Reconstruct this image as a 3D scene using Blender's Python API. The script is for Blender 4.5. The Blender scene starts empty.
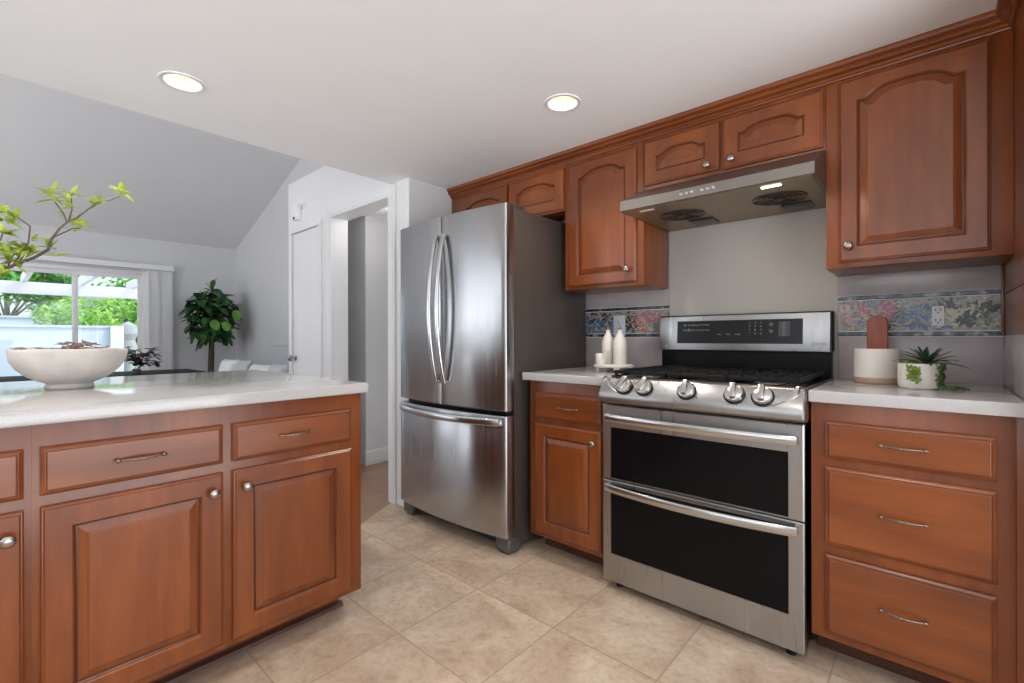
import bpy, bmesh, math, random
from mathutils import Vector, Matrix, noise
random.seed(7)
sc = bpy.context.scene
C = sc.collection
PI = math.pi

# ------------------------------------------------------------------ camera
cam_d = bpy.data.cameras.new('camera'); cam = bpy.data.objects.new('camera', cam_d); C.objects.link(cam)
cam_d.sensor_width = 36; cam_d.lens = 467.1057 / 1024 * 36
cam_d.shift_y = -(341.5 - 337.498) / 1024
cam_d.clip_start = 0.02; cam_d.clip_end = 300
cam.matrix_world = (Matrix.Translation((1.0633, -2.4415, 1.0895)) @ Matrix.Rotation(math.radians(41.767), 4, 'Z')
                    @ Matrix.Rotation(PI/2, 4, 'X') @ Matrix.Rotation(math.radians(-0.1414), 4, 'Z'))
sc.camera = cam
# ------------------------------------------------------------------ world, exposure
w = bpy.data.worlds.new('sky'); sc.world = w; w.use_nodes = True
wn = w.node_tree; bgn = wn.nodes['Background']
tc = wn.nodes.new('ShaderNodeTexCoord'); sep = wn.nodes.new('ShaderNodeSeparateXYZ'); cr = wn.nodes.new('ShaderNodeValToRGB')
wn.links.new(tc.outputs['Generated'], sep.inputs[0]); wn.links.new(sep.outputs['Z'], cr.inputs[0]); wn.links.new(cr.outputs[0], bgn.inputs[0])
# below the horizon: added glow, like sunlit paving, to light the ceiling; above: pale hazy sky
wm = wn.nodes.new('ShaderNodeMapRange'); wm.inputs[1].default_value = -1; wm.inputs[2].default_value = 1
wn.links.new(sep.outputs['Z'], wm.inputs[0]); wn.links.new(wm.outputs[0], cr.inputs[0])
e = cr.color_ramp.elements
e[0].position = 0.0; e[0].color = (0.93, 0.95, 0.98, 1)
e[1].position = 1.0; e[1].color = (0.26, 0.32, 0.42, 1)
for p_, c_ in ((.48, (0.93, 0.95, 0.98, 1)), (.505, (.42, .45, .48, 1))):
    q_ = e.new(p_); q_.color = c_
bgn.inputs[1].default_value = 5.0
vs = sc.view_settings
sc.display_settings.display_device = 'sRGB'
vs.view_transform = 'Standard'; vs.look = 'None'; vs.gamma = 1.0; vs.use_curve_mapping = False
vs.exposure = 0.27
sun_d = bpy.data.lights.new('sun', 'SUN'); sun = bpy.data.objects.new('sun', sun_d); C.objects.link(sun)
sun_d.energy = 2.2; sun_d.angle = math.radians(1.5); sun_d.color = (1, .96, .9)
sun.rotation_euler = (math.radians(38), 0, math.radians(150))

# ------------------------------------------------------------------ materials
def srgb(r, g, b):
    f = lambda c: (c/255/12.92) if c/255 <= .04045 else ((c/255+.055)/1.055)**2.4
    return (f(r), f(g), f(b), 1)
MATS = {}
def base(name):
    m = bpy.data.materials.new(name); m.use_nodes = True; MATS[name] = m
    return m, m.node_tree, m.node_tree.nodes['Principled BSDF']
def N(nt, t, **k):
    n = nt.nodes.new(t)
    for a, v in k.items(): setattr(n, a, v)
    return n
def coords(nt, scale=(1, 1, 1), rot=(0, 0, 0), loc=(0, 0, 0), rnd=False):
    t = N(nt, 'ShaderNodeTexCoord'); mp = N(nt, 'ShaderNodeMapping')
    mp.inputs['Scale'].default_value = scale; mp.inputs['Rotation'].default_value = rot; mp.inputs['Location'].default_value = loc
    if rnd:
        oi = N(nt, 'ShaderNodeObjectInfo'); ad = N(nt, 'ShaderNodeVectorMath', operation='MULTIPLY_ADD')
        nt.links.new(oi.outputs['Random'], ad.inputs[0]); ad.inputs[1].default_value = (7.3, 3.1, 5.7)
        nt.links.new(t.outputs['Object'], ad.inputs[2]); nt.links.new(ad.outputs[0], mp.inputs[0])
    else: nt.links.new(t.outputs['Object'], mp.inputs[0])
    return mp.outputs[0]
def ramp(nt, fac, stops):
    r = N(nt, 'ShaderNodeValToRGB'); e = r.color_ramp.elements
    while len(e) < len(stops): e.new(.5)
    for el, (p, c) in zip(e, stops): el.position = p; el.color = c
    nt.links.new(fac, r.inputs[0]); return r
def plain(name, col, rough=.5, metal=0, spec=.5, bump=0, bscale=40, var=.06, coat=0):
    """paint-like material with faint mottling"""
    m, nt, b = base(name)
    v = coords(nt); n = N(nt, 'ShaderNodeTexNoise'); n.inputs['Scale'].default_value = bscale; n.inputs['Detail'].default_value = 3
    nt.links.new(v, n.inputs['Vector'])
    lo = tuple(c*(1-var) for c in col[:3])+(1,); hi = tuple(min(1, c*(1+var)) for c in col[:3])+(1,)
    r = ramp(nt, n.outputs['Fac'], [(.3, lo), (.7, hi)]); nt.links.new(r.outputs[0], b.inputs['Base Color'])
    b.inputs['Roughness'].default_value = rough; b.inputs['Metallic'].default_value = metal
    b.inputs['Specular IOR Level'].default_value = spec; b.inputs['Coat Weight'].default_value = coat
    if bump:
        bp = N(nt, 'ShaderNodeBump'); bp.inputs['Strength'].default_value = bump; bp.inputs['Distance'].default_value = .002
        nt.links.new(n.outputs['Fac'], bp.inputs['Height']); nt.links.new(bp.outputs[0], b.inputs['Normal'])
    return m
def wood(name, sc_, c1, c2, c3, rough=.3):
    m, nt, b = base(name)
    v = coords(nt, sc_, rnd=True)
    n1 = N(nt, 'ShaderNodeTexNoise'); n1.inputs['Scale'].default_value = 3.0; n1.inputs['Detail'].default_value = 6; n1.inputs['Roughness'].default_value = .62
    nt.links.new(v, n1.inputs['Vector'])
    v2 = coords(nt, tuple(min(s, 3.0) for s in sc_), rnd=True)
    n2 = N(nt, 'ShaderNodeTexNoise'); n2.inputs['Scale'].default_value = 2.2; n2.inputs['Detail'].default_value = 3; nt.links.new(v2, n2.inputs['Vector'])
    mx = N(nt, 'ShaderNodeMath', operation='MULTIPLY_ADD'); mx.inputs[1].default_value = .45; nt.links.new(n1.outputs['Fac'], mx.inputs[0])
    mu = N(nt, 'ShaderNodeMath', operation='MULTIPLY'); mu.inputs[1].default_value = .55; nt.links.new(n2.outputs['Fac'], mu.inputs[0]); nt.links.new(mu.outputs[0], mx.inputs[2])
    r = ramp(nt, mx.outputs[0], [(.30, c1), (.5, c2), (.72, c3)])
    oi = N(nt, 'ShaderNodeObjectInfo'); mr = N(nt, 'ShaderNodeMapRange'); mr.inputs[3].default_value = .88; mr.inputs[4].default_value = 1.1
    nt.links.new(oi.outputs['Random'], mr.inputs[0])
    hs = N(nt, 'ShaderNodeHueSaturation'); nt.links.new(mr.outputs[0], hs.inputs['Value']); nt.links.new(r.outputs[0], hs.inputs['Color'])
    nt.links.new(hs.outputs[0], b.inputs['Base Color'])
    b.inputs['Roughness'].default_value = rough; b.inputs['Coat Weight'].default_value = .25; b.inputs['Coat Roughness'].default_value = .22
    return m
WC = (srgb(98, 46, 16), srgb(125, 63, 25), srgb(153, 83, 36))
wood('wood_v', (7, 7, .8), *WC); wood('wood_h', (.8, 7, 7), *WC); wood('wood_hy', (7, .8, 7), *WC)
wood('wood_glaze', (7, 7, 7), srgb(58, 22, 10), srgb(72, 30, 13), srgb(86, 38, 18))
wood('wood_board', (20, 20, 2), srgb(92, 34, 12), srgb(132, 56, 22), srgb(168, 84, 38), .5)
wood('wood_dark', (14, 14, 14), srgb(70, 36, 20), srgb(86, 46, 26), srgb(98, 54, 30), .5)
wood('wood_floor', (12, 1.2, 12), srgb(130, 98, 78), srgb(150, 116, 94), srgb(165, 132, 110), .4)

def steel(name, col, rough, stretch, bump=.02, aniso=0):
    m, nt, b = base(name)
    v = coords(nt, stretch); n = N(nt, 'ShaderNodeTexNoise'); n.inputs['Scale'].default_value = 4; n.inputs['Detail'].default_value = 4
    nt.links.new(v, n.inputs['Vector'])
    mr = N(nt, 'ShaderNodeMapRange'); mr.inputs[1].default_value = .3; mr.inputs[2].default_value = .7
    mr.inputs[3].default_value = rough*.88; mr.inputs[4].default_value = rough*1.15
    nt.links.new(n.outputs['Fac'], mr.inputs[0]); nt.links.new(mr.outputs[0], b.inputs['Roughness'])
    b.inputs['Base Color'].default_value = col; b.inputs['Metallic'].default_value = 1
    if aniso:      # brushed along the width, so reflections smear up and down
        b.inputs['Anisotropic'].default_value = aniso; tg = N(nt, 'ShaderNodeTangent', direction_type='RADIAL', axis='Z'); nt.links.new(tg.outputs[0], b.inputs['Tangent'])
        b.inputs['Anisotropic Rotation'].default_value = .25
    bp = N(nt, 'ShaderNodeBump'); bp.inputs['Strength'].default_value = bump; bp.inputs['Distance'].default_value = .001
    nt.links.new(n.outputs['Fac'], bp.inputs['Height']); nt.links.new(bp.outputs[0], b.inputs['Normal'])
    return m
steel('steel_fridge', (.45, .45, .46, 1), .24, (14, 14, .3), 0, .85)
steel('steel', (.40, .40, .40, 1), .30, (14, 14, .3), 0, .6)
steel('steel_bright', (.56, .56, .555, 1), .22, (4, 4, 4), 0)
steel('steel_hood', (.25, .222, .20, 1), .40, (.6, 40, 40), .003)
steel('nickel', (.40, .36, .33, 1), .25, (6, 6, 6), 0)
steel('bronze', (.27, .21, .175, 1), .3, (6, 6, 6), 0)
plain('fridge_side', srgb(92, 84, 78), .32, .55, var=.03)
plain('foot_grey', srgb(92, 89, 86), .4, .3)
plain('door_edge', srgb(120, 106, 98), .25, .8, var=.03)
plain('black_enamel', srgb(10, 10, 11), .22, spec=.3, var=.02)
plain('cast_iron', srgb(15, 14, 14), .55, spec=.25, bump=.3, bscale=200)
plain('black_matte', srgb(12, 12, 13), .45, spec=.15, var=.02)
plain('black_gap', srgb(8, 8, 8), .6)
plain('white_paint', srgb(226, 226, 227), .45, var=.01, bscale=3)
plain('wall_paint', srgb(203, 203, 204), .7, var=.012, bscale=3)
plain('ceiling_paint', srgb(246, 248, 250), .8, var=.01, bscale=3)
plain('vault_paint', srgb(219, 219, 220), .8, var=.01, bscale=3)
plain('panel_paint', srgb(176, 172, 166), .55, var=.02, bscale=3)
plain('white_plastic', srgb(232, 234, 236), .35, var=.01)
plain('plate_pale', srgb(196, 204, 218), .4, var=.01)
plain('ceramic_white', srgb(226, 220, 211), .4, var=.03, bscale=25)
plain('ceramic_matte', srgb(224, 218, 208), .6, var=.02, bscale=25)
plain('ceramic_rustic', srgb(214, 207, 200), .6, bump=.8, bscale=16, var=.09)
plain('clay_band', srgb(178, 150, 130), .7, var=.04)
plain('cork', srgb(150, 98, 62), .7, var=.1)
plain('pillow_fabric', srgb(232, 232, 232), .9, var=.03)
plain('sofa_fabric', srgb(196, 196, 198), .9, var=.05)
plain('table_black', srgb(30, 30, 32), .7, spec=.2, var=.05)
plain('trunk_bark', srgb(66, 58, 52), .8, bump=.6, bscale=60, var=.4)
plain('branch_bark', srgb(98, 84, 76), .8, var=.3)
plain('dried_moss', srgb(146, 116, 102), .9, var=.4)
plain('text_grey', srgb(178, 178, 178), .5)
plain('text_dark', srgb(66, 68, 72), .5)
plain('exterior_wall', srgb(172, 182, 192), .8, var=.03, bscale=4)
plain('exterior_white', srgb(198, 196, 196), .7, var=.02)
plain('stone_grey', srgb(150, 152, 150), .8, var=.15)
plain('patio_paving', srgb(196, 192, 186), .8, var=.06, bscale=4)
plain('pot_dark', srgb(90, 88, 86), .6)
plain('soil', srgb(60, 46, 36), .9, var=.3)
def leafmat(name, c1, c2, c3, scale=9, trans=.25, rough=.45):
    m, nt, b = base(name)
    v = coords(nt); n = N(nt, 'ShaderNodeTexNoise'); n.inputs['Scale'].default_value = scale; n.inputs['Detail'].default_value = 2
    nt.links.new(v, n.inputs['Vector'])
    r = ramp(nt, n.outputs['Fac'], [(.34, c1), (.5, c2), (.66, c3)]); nt.links.new(r.outputs[0], b.inputs['Base Color'])
    b.inputs['Roughness'].default_value = rough
    out = nt.nodes['Material Output']; tl = N(nt, 'ShaderNodeBsdfTranslucent'); mx = N(nt, 'ShaderNodeMixShader'); mx.inputs[0].default_value = trans
    nt.links.new(r.outputs[0], tl.inputs[0]); nt.links.new(b.outputs[0], mx.inputs[1]); nt.links.new(tl.outputs[0], mx.inputs[2]); nt.links.new(mx.outputs[0], out.inputs[0])
    return m
leafmat('leaf_fig', srgb(26, 58, 34), srgb(46, 88, 48), srgb(84, 130, 60), 9, .15)
leafmat('leaf_fig_bright', srgb(78, 124, 44), srgb(96, 146, 54), srgb(118, 164, 66), 7)
leafmat('leaf_lime', srgb(150, 172, 50), srgb(178, 198, 80), srgb(206, 218, 128), 30, .4)
leafmat('leaf_purple', srgb(36, 26, 36), srgb(52, 36, 46), srgb(70, 52, 60), 20, .1)
leafmat('leaf_aloe', srgb(28, 52, 38), srgb(44, 74, 50), srgb(70, 100, 66), 20, .1)
leafmat('leaf_succulent', srgb(112, 142, 52), srgb(140, 164, 70), srgb(168, 186, 96), 40, .2)
leafmat('leaf_string', srgb(44, 72, 36), srgb(66, 94, 46), srgb(96, 120, 60), 40, .1)
leafmat('leaf_hedge', srgb(98, 150, 52), srgb(146, 192, 84), srgb(196, 224, 128), 2.5, .45)
leafmat('leaf_tree', srgb(50, 110, 50), srgb(90, 156, 64), srgb(140, 196, 84), 2.0, .4)
leafmat('lawn_green', srgb(110, 150, 70), srgb(130, 170, 84), srgb(150, 186, 100), 3, 0)

def countermat():
    m, nt, b = base('quartz')
    v = coords(nt); n = N(nt, 'ShaderNodeTexNoise'); n.inputs['Scale'].default_value = 420; n.inputs['Detail'].default_value = 1
    nt.links.new(v, n.inputs['Vector'])
    n2 = N(nt, 'ShaderNodeTexNoise'); n2.inputs['Scale'].default_value = 9; n2.inputs['Detail'].default_value = 4; nt.links.new(v, n2.inputs['Vector'])
    r = ramp(nt, n.outputs['Fac'], [(.36, srgb(181, 178, 177)), (.5, srgb(188, 186, 185)), (.7, srgb(194, 192, 191))])
    r2 = ramp(nt, n2.outputs['Fac'], [(.35, (.97, .965, .96, 1)), (.65, (1, 1, 1, 1))])
    mx = N(nt, 'ShaderNodeMix', data_type='RGBA', blend_type='MULTIPLY'); mx.inputs[0].default_value = 1
    nt.links.new(r.outputs[0], mx.inputs[6]); nt.links.new(r2.outputs[0], mx.inputs[7]); nt.links.new(mx.outputs[2], b.inputs['Base Color'])
    b.inputs['Roughness'].default_value = .1; b.inputs['Specular IOR Level'].default_value = .6
countermat()
def floormat():
    m, nt, b = base('travertine_tile')
    t = N(nt, 'ShaderNodeTexCoord'); mp = N(nt, 'ShaderNodeMapping'); nt.links.new(t.outputs['Object'], mp.inputs[0])
    mp.inputs['Location'].default_value = (-.01+.407*40, .627+.406*40, 0)
    br = N(nt, 'ShaderNodeTexBrick'); br.offset = 0; br.squash = 1
    br.inputs['Scale'].default_value = 1; br.inputs['Brick Width'].default_value = .407; br.inputs['Row Height'].default_value = .406
    br.inputs['Mortar Size'].default_value = .003; br.inputs['Mortar Smooth'].default_value = .3; br.inputs['Bias'].default_value = 0
    br.inputs['Color1'].default_value = (0, 0, 0, 1); br.inputs['Color2'].default_value = (1, 1, 1, 1); br.inputs['Mortar'].default_value = (.5, .5, .5, 1)
    nt.links.new(mp.outputs[0], br.inputs['Vector'])
    # each tile shifts the stone pattern
    ad = N(nt, 'ShaderNodeVectorMath', operation='MULTIPLY_ADD'); nt.links.new(br.outputs['Color'], ad.inputs[0]); ad.inputs[1].default_value = (11, 7, 5)
    nt.links.new(mp.outputs[0], ad.inputs[2])
    n1 = N(nt, 'ShaderNodeTexNoise'); n1.inputs['Scale'].default_value = 4.5; n1.inputs['Detail'].default_value = 9; n1.inputs['Roughness'].default_value = .66; n1.inputs['Distortion'].default_value = .6
    nt.links.new(ad.outputs[0], n1.inputs['Vector'])
    n2 = N(nt, 'ShaderNodeTexNoise'); n2.inputs['Scale'].default_value = 38; n2.inputs['Detail'].default_value = 8; n2.inputs['Roughness'].default_value = .7; nt.links.new(ad.outputs[0], n2.inputs['Vector'])
    r1 = ramp(nt, n1.outputs['Fac'], [(.28, srgb(172, 146, 124)), (.46, srgb(193, 171, 149)), (.6, srgb(206, 188, 166)), (.78, srgb(220, 206, 186))])
    r2 = ramp(nt, n2.outputs['Fac'], [(.3, srgb(222, 208, 198)), (.46, srgb(246, 240, 236)), (.6, (1, 1, 1, 1)), (.74, srgb(240, 232, 222))])
    mx = N(nt, 'ShaderNodeMix', data_type='RGBA', blend_type='MULTIPLY'); mx.inputs[0].default_value = .9
    nt.links.new(r1.outputs[0], mx.inputs[6]); nt.links.new(r2.outputs[0], mx.inputs[7])
    mg = N(nt, 'ShaderNodeMix', data_type='RGBA'); nt.links.new(br.outputs['Fac'], mg.inputs[0])
    nt.links.new(mx.outputs[2], mg.inputs[6]); mg.inputs[7].default_value = srgb(164, 144, 124)
    nt.links.new(mg.outputs[2], b.inputs['Base Color'])
    b.inputs['Roughness'].default_value = .42; b.inputs['Specular IOR Level'].default_value = .4
    bp = N(nt, 'ShaderNodeBump'); bp.inputs['Strength'].default_value = .5; bp.inputs['Distance'].default_value = .002; bp.invert = True
    nt.links.new(br.outputs['Fac'], bp.inputs['Height']); nt.links.new(bp.outputs[0], b.inputs['Normal'])
floormat()
def splashmat():
    m, nt, b = base('splash_tile')
    t = N(nt, 'ShaderNodeTexCoord'); mp = N(nt, 'ShaderNodeMapping'); nt.links.new(t.outputs['Object'], mp.inputs[0])
    mp.inputs['Rotation'].default_value = (PI/2, 0, 0); mp.inputs['Location'].default_value = (10.2, 9, 0)
    n1 = N(nt, 'ShaderNodeTexNoise'); n1.inputs['Scale'].default_value = 5; n1.inputs['Detail'].default_value = 4; nt.links.new(mp.outputs[0], n1.inputs['Vector'])
    r1 = ramp(nt, n1.outputs['Fac'], [(.35, srgb(164, 156, 158)), (.65, srgb(180, 172, 172))])
    nt.links.new(r1.outputs[0], b.inputs['Base Color']); b.inputs['Roughness'].default_value = .18
splashmat()
def bordermat():
    m, nt, b = base('painted_border')
    v = coords(nt, (1, 1, 1.4))
    n1 = N(nt, 'ShaderNodeTexNoise'); n1.inputs['Scale'].default_value = 16; n1.inputs['Detail'].default_value = 5; n1.inputs['Distortion'].default_value = 1.6
    nt.links.new(v, n1.inputs['Vector'])
    r = ramp(nt, n1.outputs['Fac'], [(.3, srgb(50, 68, 66)), (.4, srgb(108, 120, 104)), (.47, srgb(158, 150, 130)), (.54, srgb(168, 148, 136)), (.62, srgb(132, 134, 138)), (.72, srgb(76, 96, 122))])
    nt.links.new(r.outputs[0], b.inputs['Base Color']); b.inputs['Roughness'].default_value = .2
    m, nt, b = base('painted_border_edge')
    v = coords(nt); n1 = N(nt, 'ShaderNodeTexNoise'); n1.inputs['Scale'].default_value = 34; n1.inputs['Detail'].default_value = 2; nt.links.new(v, n1.inputs['Vector'])
    r = ramp(nt, n1.outputs['Fac'], [(.38, srgb(26, 36, 48)), (.52, srgb(46, 62, 76)), (.6, srgb(96, 112, 116)), (.68, srgb(160, 150, 146))])
    nt.links.new(r.outputs[0], b.inputs['Base Color']); b.inputs['Roughness'].default_value = .2
bordermat()
PAINT = {'pink': srgb(170, 92, 108), 'palepink': srgb(196, 156, 152), 'blue': srgb(74, 98, 136), 'sky': srgb(132, 156, 184), 'dkgreen': srgb(32, 46, 40), 'cream': srgb(192, 182, 158), 'olive': srgb(112, 116, 88), 'teal': srgb(74, 104, 104), 'black': srgb(26, 28, 34), 'sage': srgb(146, 154, 136)}
for k, v_ in PAINT.items(): plain('paint_'+k, v_, .25, var=.15, bscale=120)
def glassmat(name, tint, rough=0.0, alpha=.15):
    m, nt, b = base(name)
    out = nt.nodes['Material Output']; tr = N(nt, 'ShaderNodeBsdfTransparent'); gl = N(nt, 'ShaderNodeBsdfGlossy'); gl.inputs['Roughness'].default_value = 0
    fr = N(nt, 'ShaderNodeFresnel'); fr.inputs[0].default_value = 1.45; mx = N(nt, 'ShaderNodeMixShader'); tr.inputs[0].default_value = tint
    nt.links.new(fr.outputs[0], mx.inputs[0]); nt.links.new(tr.outputs[0], mx.inputs[1]); nt.links.new(gl.outputs[0], mx.inputs[2]); nt.links.new(mx.outputs[0], out.inputs[0])
glassmat('window_glass', (.96, .98, .98, 1))
m, nt, b = base('oven_glass'); b.inputs['Base Color'].default_value = (.005, .005, .006, 1); b.inputs['Roughness'].default_value = .06; b.inputs['Specular IOR Level'].default_value = .12
n_ = N(nt, 'ShaderNodeTexNoise'); n_.inputs['Scale'].default_value = 3; mr_ = N(nt, 'ShaderNodeMapRange'); mr_.inputs[3].default_value = .05; mr_.inputs[4].default_value = .09
nt.links.new(coords(nt), n_.inputs['Vector']); nt.links.new(n_.outputs['Fac'], mr_.inputs[0]); nt.links.new(mr_.outputs[0], b.inputs['Roughness'])
m, nt, b = base('display_glass'); b.inputs['Base Color'].default_value = (.012, .012, .014, 1); b.inputs['Roughness'].default_value = .25; b.inputs['Specular IOR Level'].default_value = .3
def emis(name, col, s):
    m, nt, b = base(name); b.inputs['Base Color'].default_value = col; b.inputs['Emission Color'].default_value = col; b.inputs['Emission Strength'].default_value = s
emis('lamp_bulb', (1, .95, .84, 1), 2.2)
emis('hood_lamp', (1, .86, .66, 1), 6.0)
plain('can_inner', srgb(243, 230, 208), .5, var=.01)
plain('fan_black', srgb(62, 52, 45), .4, .5)
plain('hood_under', srgb(150, 132, 112), .35, .6, var=.03)

# ------------------------------------------------------------------ mesh helpers
class MB:
    """collects shapes into one bmesh"""
    def __init__(s): s.bm = bmesh.new(); s.mi = 0
    def _mark(s, fs):
        for f in fs: f.material_index = s.mi
    def box(s, x0, x1, y0, y1, z0, z1, bev=0, seg=2):
        x0, x1 = sorted((x0, x1)); y0, y1 = sorted((y0, y1)); z0, z1 = sorted((z0, z1))
        t = bmesh.new(); r = bmesh.ops.create_cube(t, size=1)
        bmesh.ops.scale(t, vec=(x1-x0, y1-y0, z1-z0), verts=t.verts); bmesh.ops.translate(t, vec=((x0+x1)/2, (y0+y1)/2, (z0+z1)/2), verts=t.verts)
        if bev:
            bev = min(bev, (x1-x0)*.49, (y1-y0)*.49, (z1-z0)*.49)
            bmesh.ops.bevel(t, geom=list(t.edges), offset=bev, segments=seg, profile=.6, affect='EDGES')
        s.merge(t); return s
    def merge(s, t, mat=None):
        if mat is not None: t.transform(mat)
        vm = {v: s.bm.verts.new(v.co) for v in t.verts}
        for f in t.faces:
            try: nf = s.bm.faces.new([vm[v] for v in f.verts]); nf.material_index = s.mi
            except ValueError: pass
        t.free(); return s
    def loops(s, loops, cap0=True, cap1=True, closed=True):
        """bridge successive vertex loops"""
        L = [[s.bm.verts.new(p) for p in l] for l in loops]
        n = len(L[0])
        for a, b in zip(L, L[1:]):
            for i in range(n if closed else n-1):
                j = (i+1) % n
                try: f = s.bm.faces.new((a[i], a[j], b[j], b[i])); f.material_index = s.mi
                except ValueError: pass
        if cap0: f = s.bm.faces.new(L[0][::-1]); f.material_index = s.mi
        if cap1: f = s.bm.faces.new(L[-1]); f.material_index = s.mi
        return s
    def lathe(s, prof, c=(0, 0, 0), seg=32, axis='Z', mat=None, cap=True):
        """prof: list of (r,h)"""
        t = MB(); lp = []
        for r, h in prof:
            lp.append([(max(r, 1e-5)*math.cos(2*PI*i/seg), max(r, 1e-5)*math.sin(2*PI*i/seg), h) for i in range(seg)])
        t.loops(lp, cap, cap)
        M = Matrix.Identity(4)
        if axis == 'Y': M = Matrix.Rotation(PI/2, 4, 'X')       # h -> -y
        if axis == 'X': M = Matrix.Rotation(PI/2, 4, 'Y')       # h -> +x
        if mat is not None: M = mat
        return s.merge(t.bm, Matrix.Translation(c) @ M)
    def tube(s, pts, r, seg=8, cap=True, flat=1.0):
        """tube along points; r number or list"""
        pts = [Vector(p) for p in pts]; n = len(pts); rs = r if isinstance(r, (list, tuple)) else [r]*n
        lp = []; up = None
        for i, p in enumerate(pts):
            d = (pts[min(i+1, n-1)]-pts[max(i-1, 0)]).normalized()
            if up is None:
                up = Vector((0, 0, 1)) if abs(d.z) < .9 else Vector((1, 0, 0))
            a = d.cross(up).normalized(); b_ = a.cross(d).normalized(); up = b_
            lp.append([p+a*(math.cos(2*PI*k/seg)*rs[i])+b_*(math.sin(2*PI*k/seg)*rs[i]*flat) for k in range(seg)])
        return s.loops(lp, cap, cap)
    def prism(s, prof, x0, x1, axis='X'):
        """extrude (a,b) polygon along an axis: X:(y,z)  Y:(x,z)  Z:(x,y)"""
        def P(a, b, t):
            return {'X': (t, a, b), 'Y': (a, t, b), 'Z': (a, b, t)}[axis]
        return s.loops([[P(a, b, x0) for a, b in prof], [P(a, b, x1) for a, b in prof]])
    def sphere(s, c, r, sub=2, sc_=(1, 1, 1), rot=None):
        t = bmesh.new(); bmesh.ops.create_icosphere(t, subdivisions=sub, radius=r)
        M = Matrix.Translation(c) @ (rot or Matrix.Identity(4)) @ Matrix.Diagonal((*sc_, 1))
        return s.merge(t, M)
    def poly(s, pts):
        f = s.bm.faces.new([s.bm.verts.new(p) for p in pts]); f.material_index = s.mi; return s
def root_loc(o):
    while o.parent: o = o.parent
    return Vector(o.location)
def obj(name, mb, mats, parent=None, smooth=True, angle=32, loc=None):
    me = bpy.data.meshes.new(name)
    bm = mb.bm
    bmesh.ops.recalc_face_normals(bm, faces=bm.faces)
    off = root_loc(parent) if parent else Vector(loc or (0, 0, 0))
    bmesh.ops.translate(bm, vec=-off, verts=bm.verts)
    bm.to_mesh(me); bm.free()
    for m in (mats if isinstance(mats, (list, tuple)) else [mats]): me.materials.append(MATS[m])
    if smooth:
        me.polygons.foreach_set('use_smooth', [True]*len(me.polygons)); me.set_sharp_from_angle(angle=math.radians(angle))
    o = bpy.data.objects.new(name, me); C.objects.link(o)
    if parent: o.parent = parent
    else: o.location = off
    return o
def thing(name, label, cat, loc, group=None):
    o = bpy.data.objects.new(name, None); C.objects.link(o); o.location = loc; o.empty_display_size = .1
    return tag(o, label, cat, group)
def tag(o, label, cat, group=None, kind=None):
    o['label'] = label; o['category'] = cat
    if group: o['group'] = group
    if kind: o['kind'] = kind
    return o
def struct(name, mb, mats, label=None, parent=None, **k):
    o = obj(name, mb, mats, parent, **k)
    if not parent: o['kind'] = 'structure'
    if label: o['label'] = label
    return o
def text_mesh(name, s, size, M, mat, parent, depth=.0006):
    cu = bpy.data.curves.new(name, 'FONT'); cu.body = s; cu.size = size; cu.extrude = depth; cu.align_x = 'CENTER'; cu.align_y = 'CENTER'
    t = bpy.data.objects.new('tmp', cu); C.objects.link(t)
    bpy.context.view_layer.update()
    me = bpy.data.meshes.new_from_object(t.evaluated_get(bpy.context.evaluated_depsgraph_get()))
    bpy.data.objects.remove(t)
    me.transform(Matrix.Translation(-root_loc(parent)) @ M)
    me.materials.clear(); me.materials.append(MATS[mat])
    o = bpy.data.objects.new(name, me); C.objects.link(o); o.parent = parent
    return o
FACE_S = Matrix.Rotation(PI/2, 4, 'X')      # text plane facing -y

# ------------------------------------------------------------------ structure
ZC = 2.11
f = MB()
f.mi = 0
f.poly([(-1.17, -5.2, 0), (3.2, -5.2, 0), (3.2, .05, 0), (-1.405, .05, 0), (-1.405, -.655, 0), (-1.6, -.655, 0), (-1.17, -1.45, 0)])
f.mi = 1
f.poly([(-7.1, -5.2, 0), (-1.17, -5.2, 0), (-1.17, -1.45, 0), (-1.6, -.655, 0), (-1.6, .8, 0), (-7.1, .8, 0)])
struct('floor', f, ['travertine_tile', 'wood_floor'], smooth=False)
m_ = MB(); m_.box(-1.405, 1.45, 0, .12, 0, 2.25); struct('wall_back', m_, 'wall_paint')
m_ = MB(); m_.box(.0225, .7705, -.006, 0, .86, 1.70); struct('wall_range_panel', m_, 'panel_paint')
# backsplash either side of the range and on the return
for nm, x0, x1 in (('wall_backsplash_left', -.55, .0215), ('wall_backsplash_right', .7715, 1.27)):
    s = MB(); s.box(x0, x1, -.009, 0, .9, 1.088, .001); s.box(x0, x1, -.009, 0, 1.262, 1.45, .001)
    struct(nm, s, 'splash_tile')
s = MB(); s.box(1.261, 1.27, -.70, -.009, .9, 1.095, .001); struct('wall_backsplash_return', s, 'splash_tile')
def petal(mb, x, z, ang, L, W, y, curve=.15):
    n = 6; A = []; B = []
    for i in range(n+1):
        t = i/n; w_ = W*math.sin(PI*min(1, t*.9+.08))**.8*.5; cx = t*L; cz = curve*L*math.sin(PI*t)
        A.append((cx, cz+w_)); B.append((cx, cz-w_))
    pts = A+B[::-1]; ca, sa = math.cos(ang), math.sin(ang)
    P3 = [(x+a*ca-b*sa, y, z+a*sa+b*ca) for a, b in pts]
    P3 = [(px, py, min(max(pz, 1.1135), 1.2385)) for px, py, pz in P3]
    mb.poly(P3)
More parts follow.
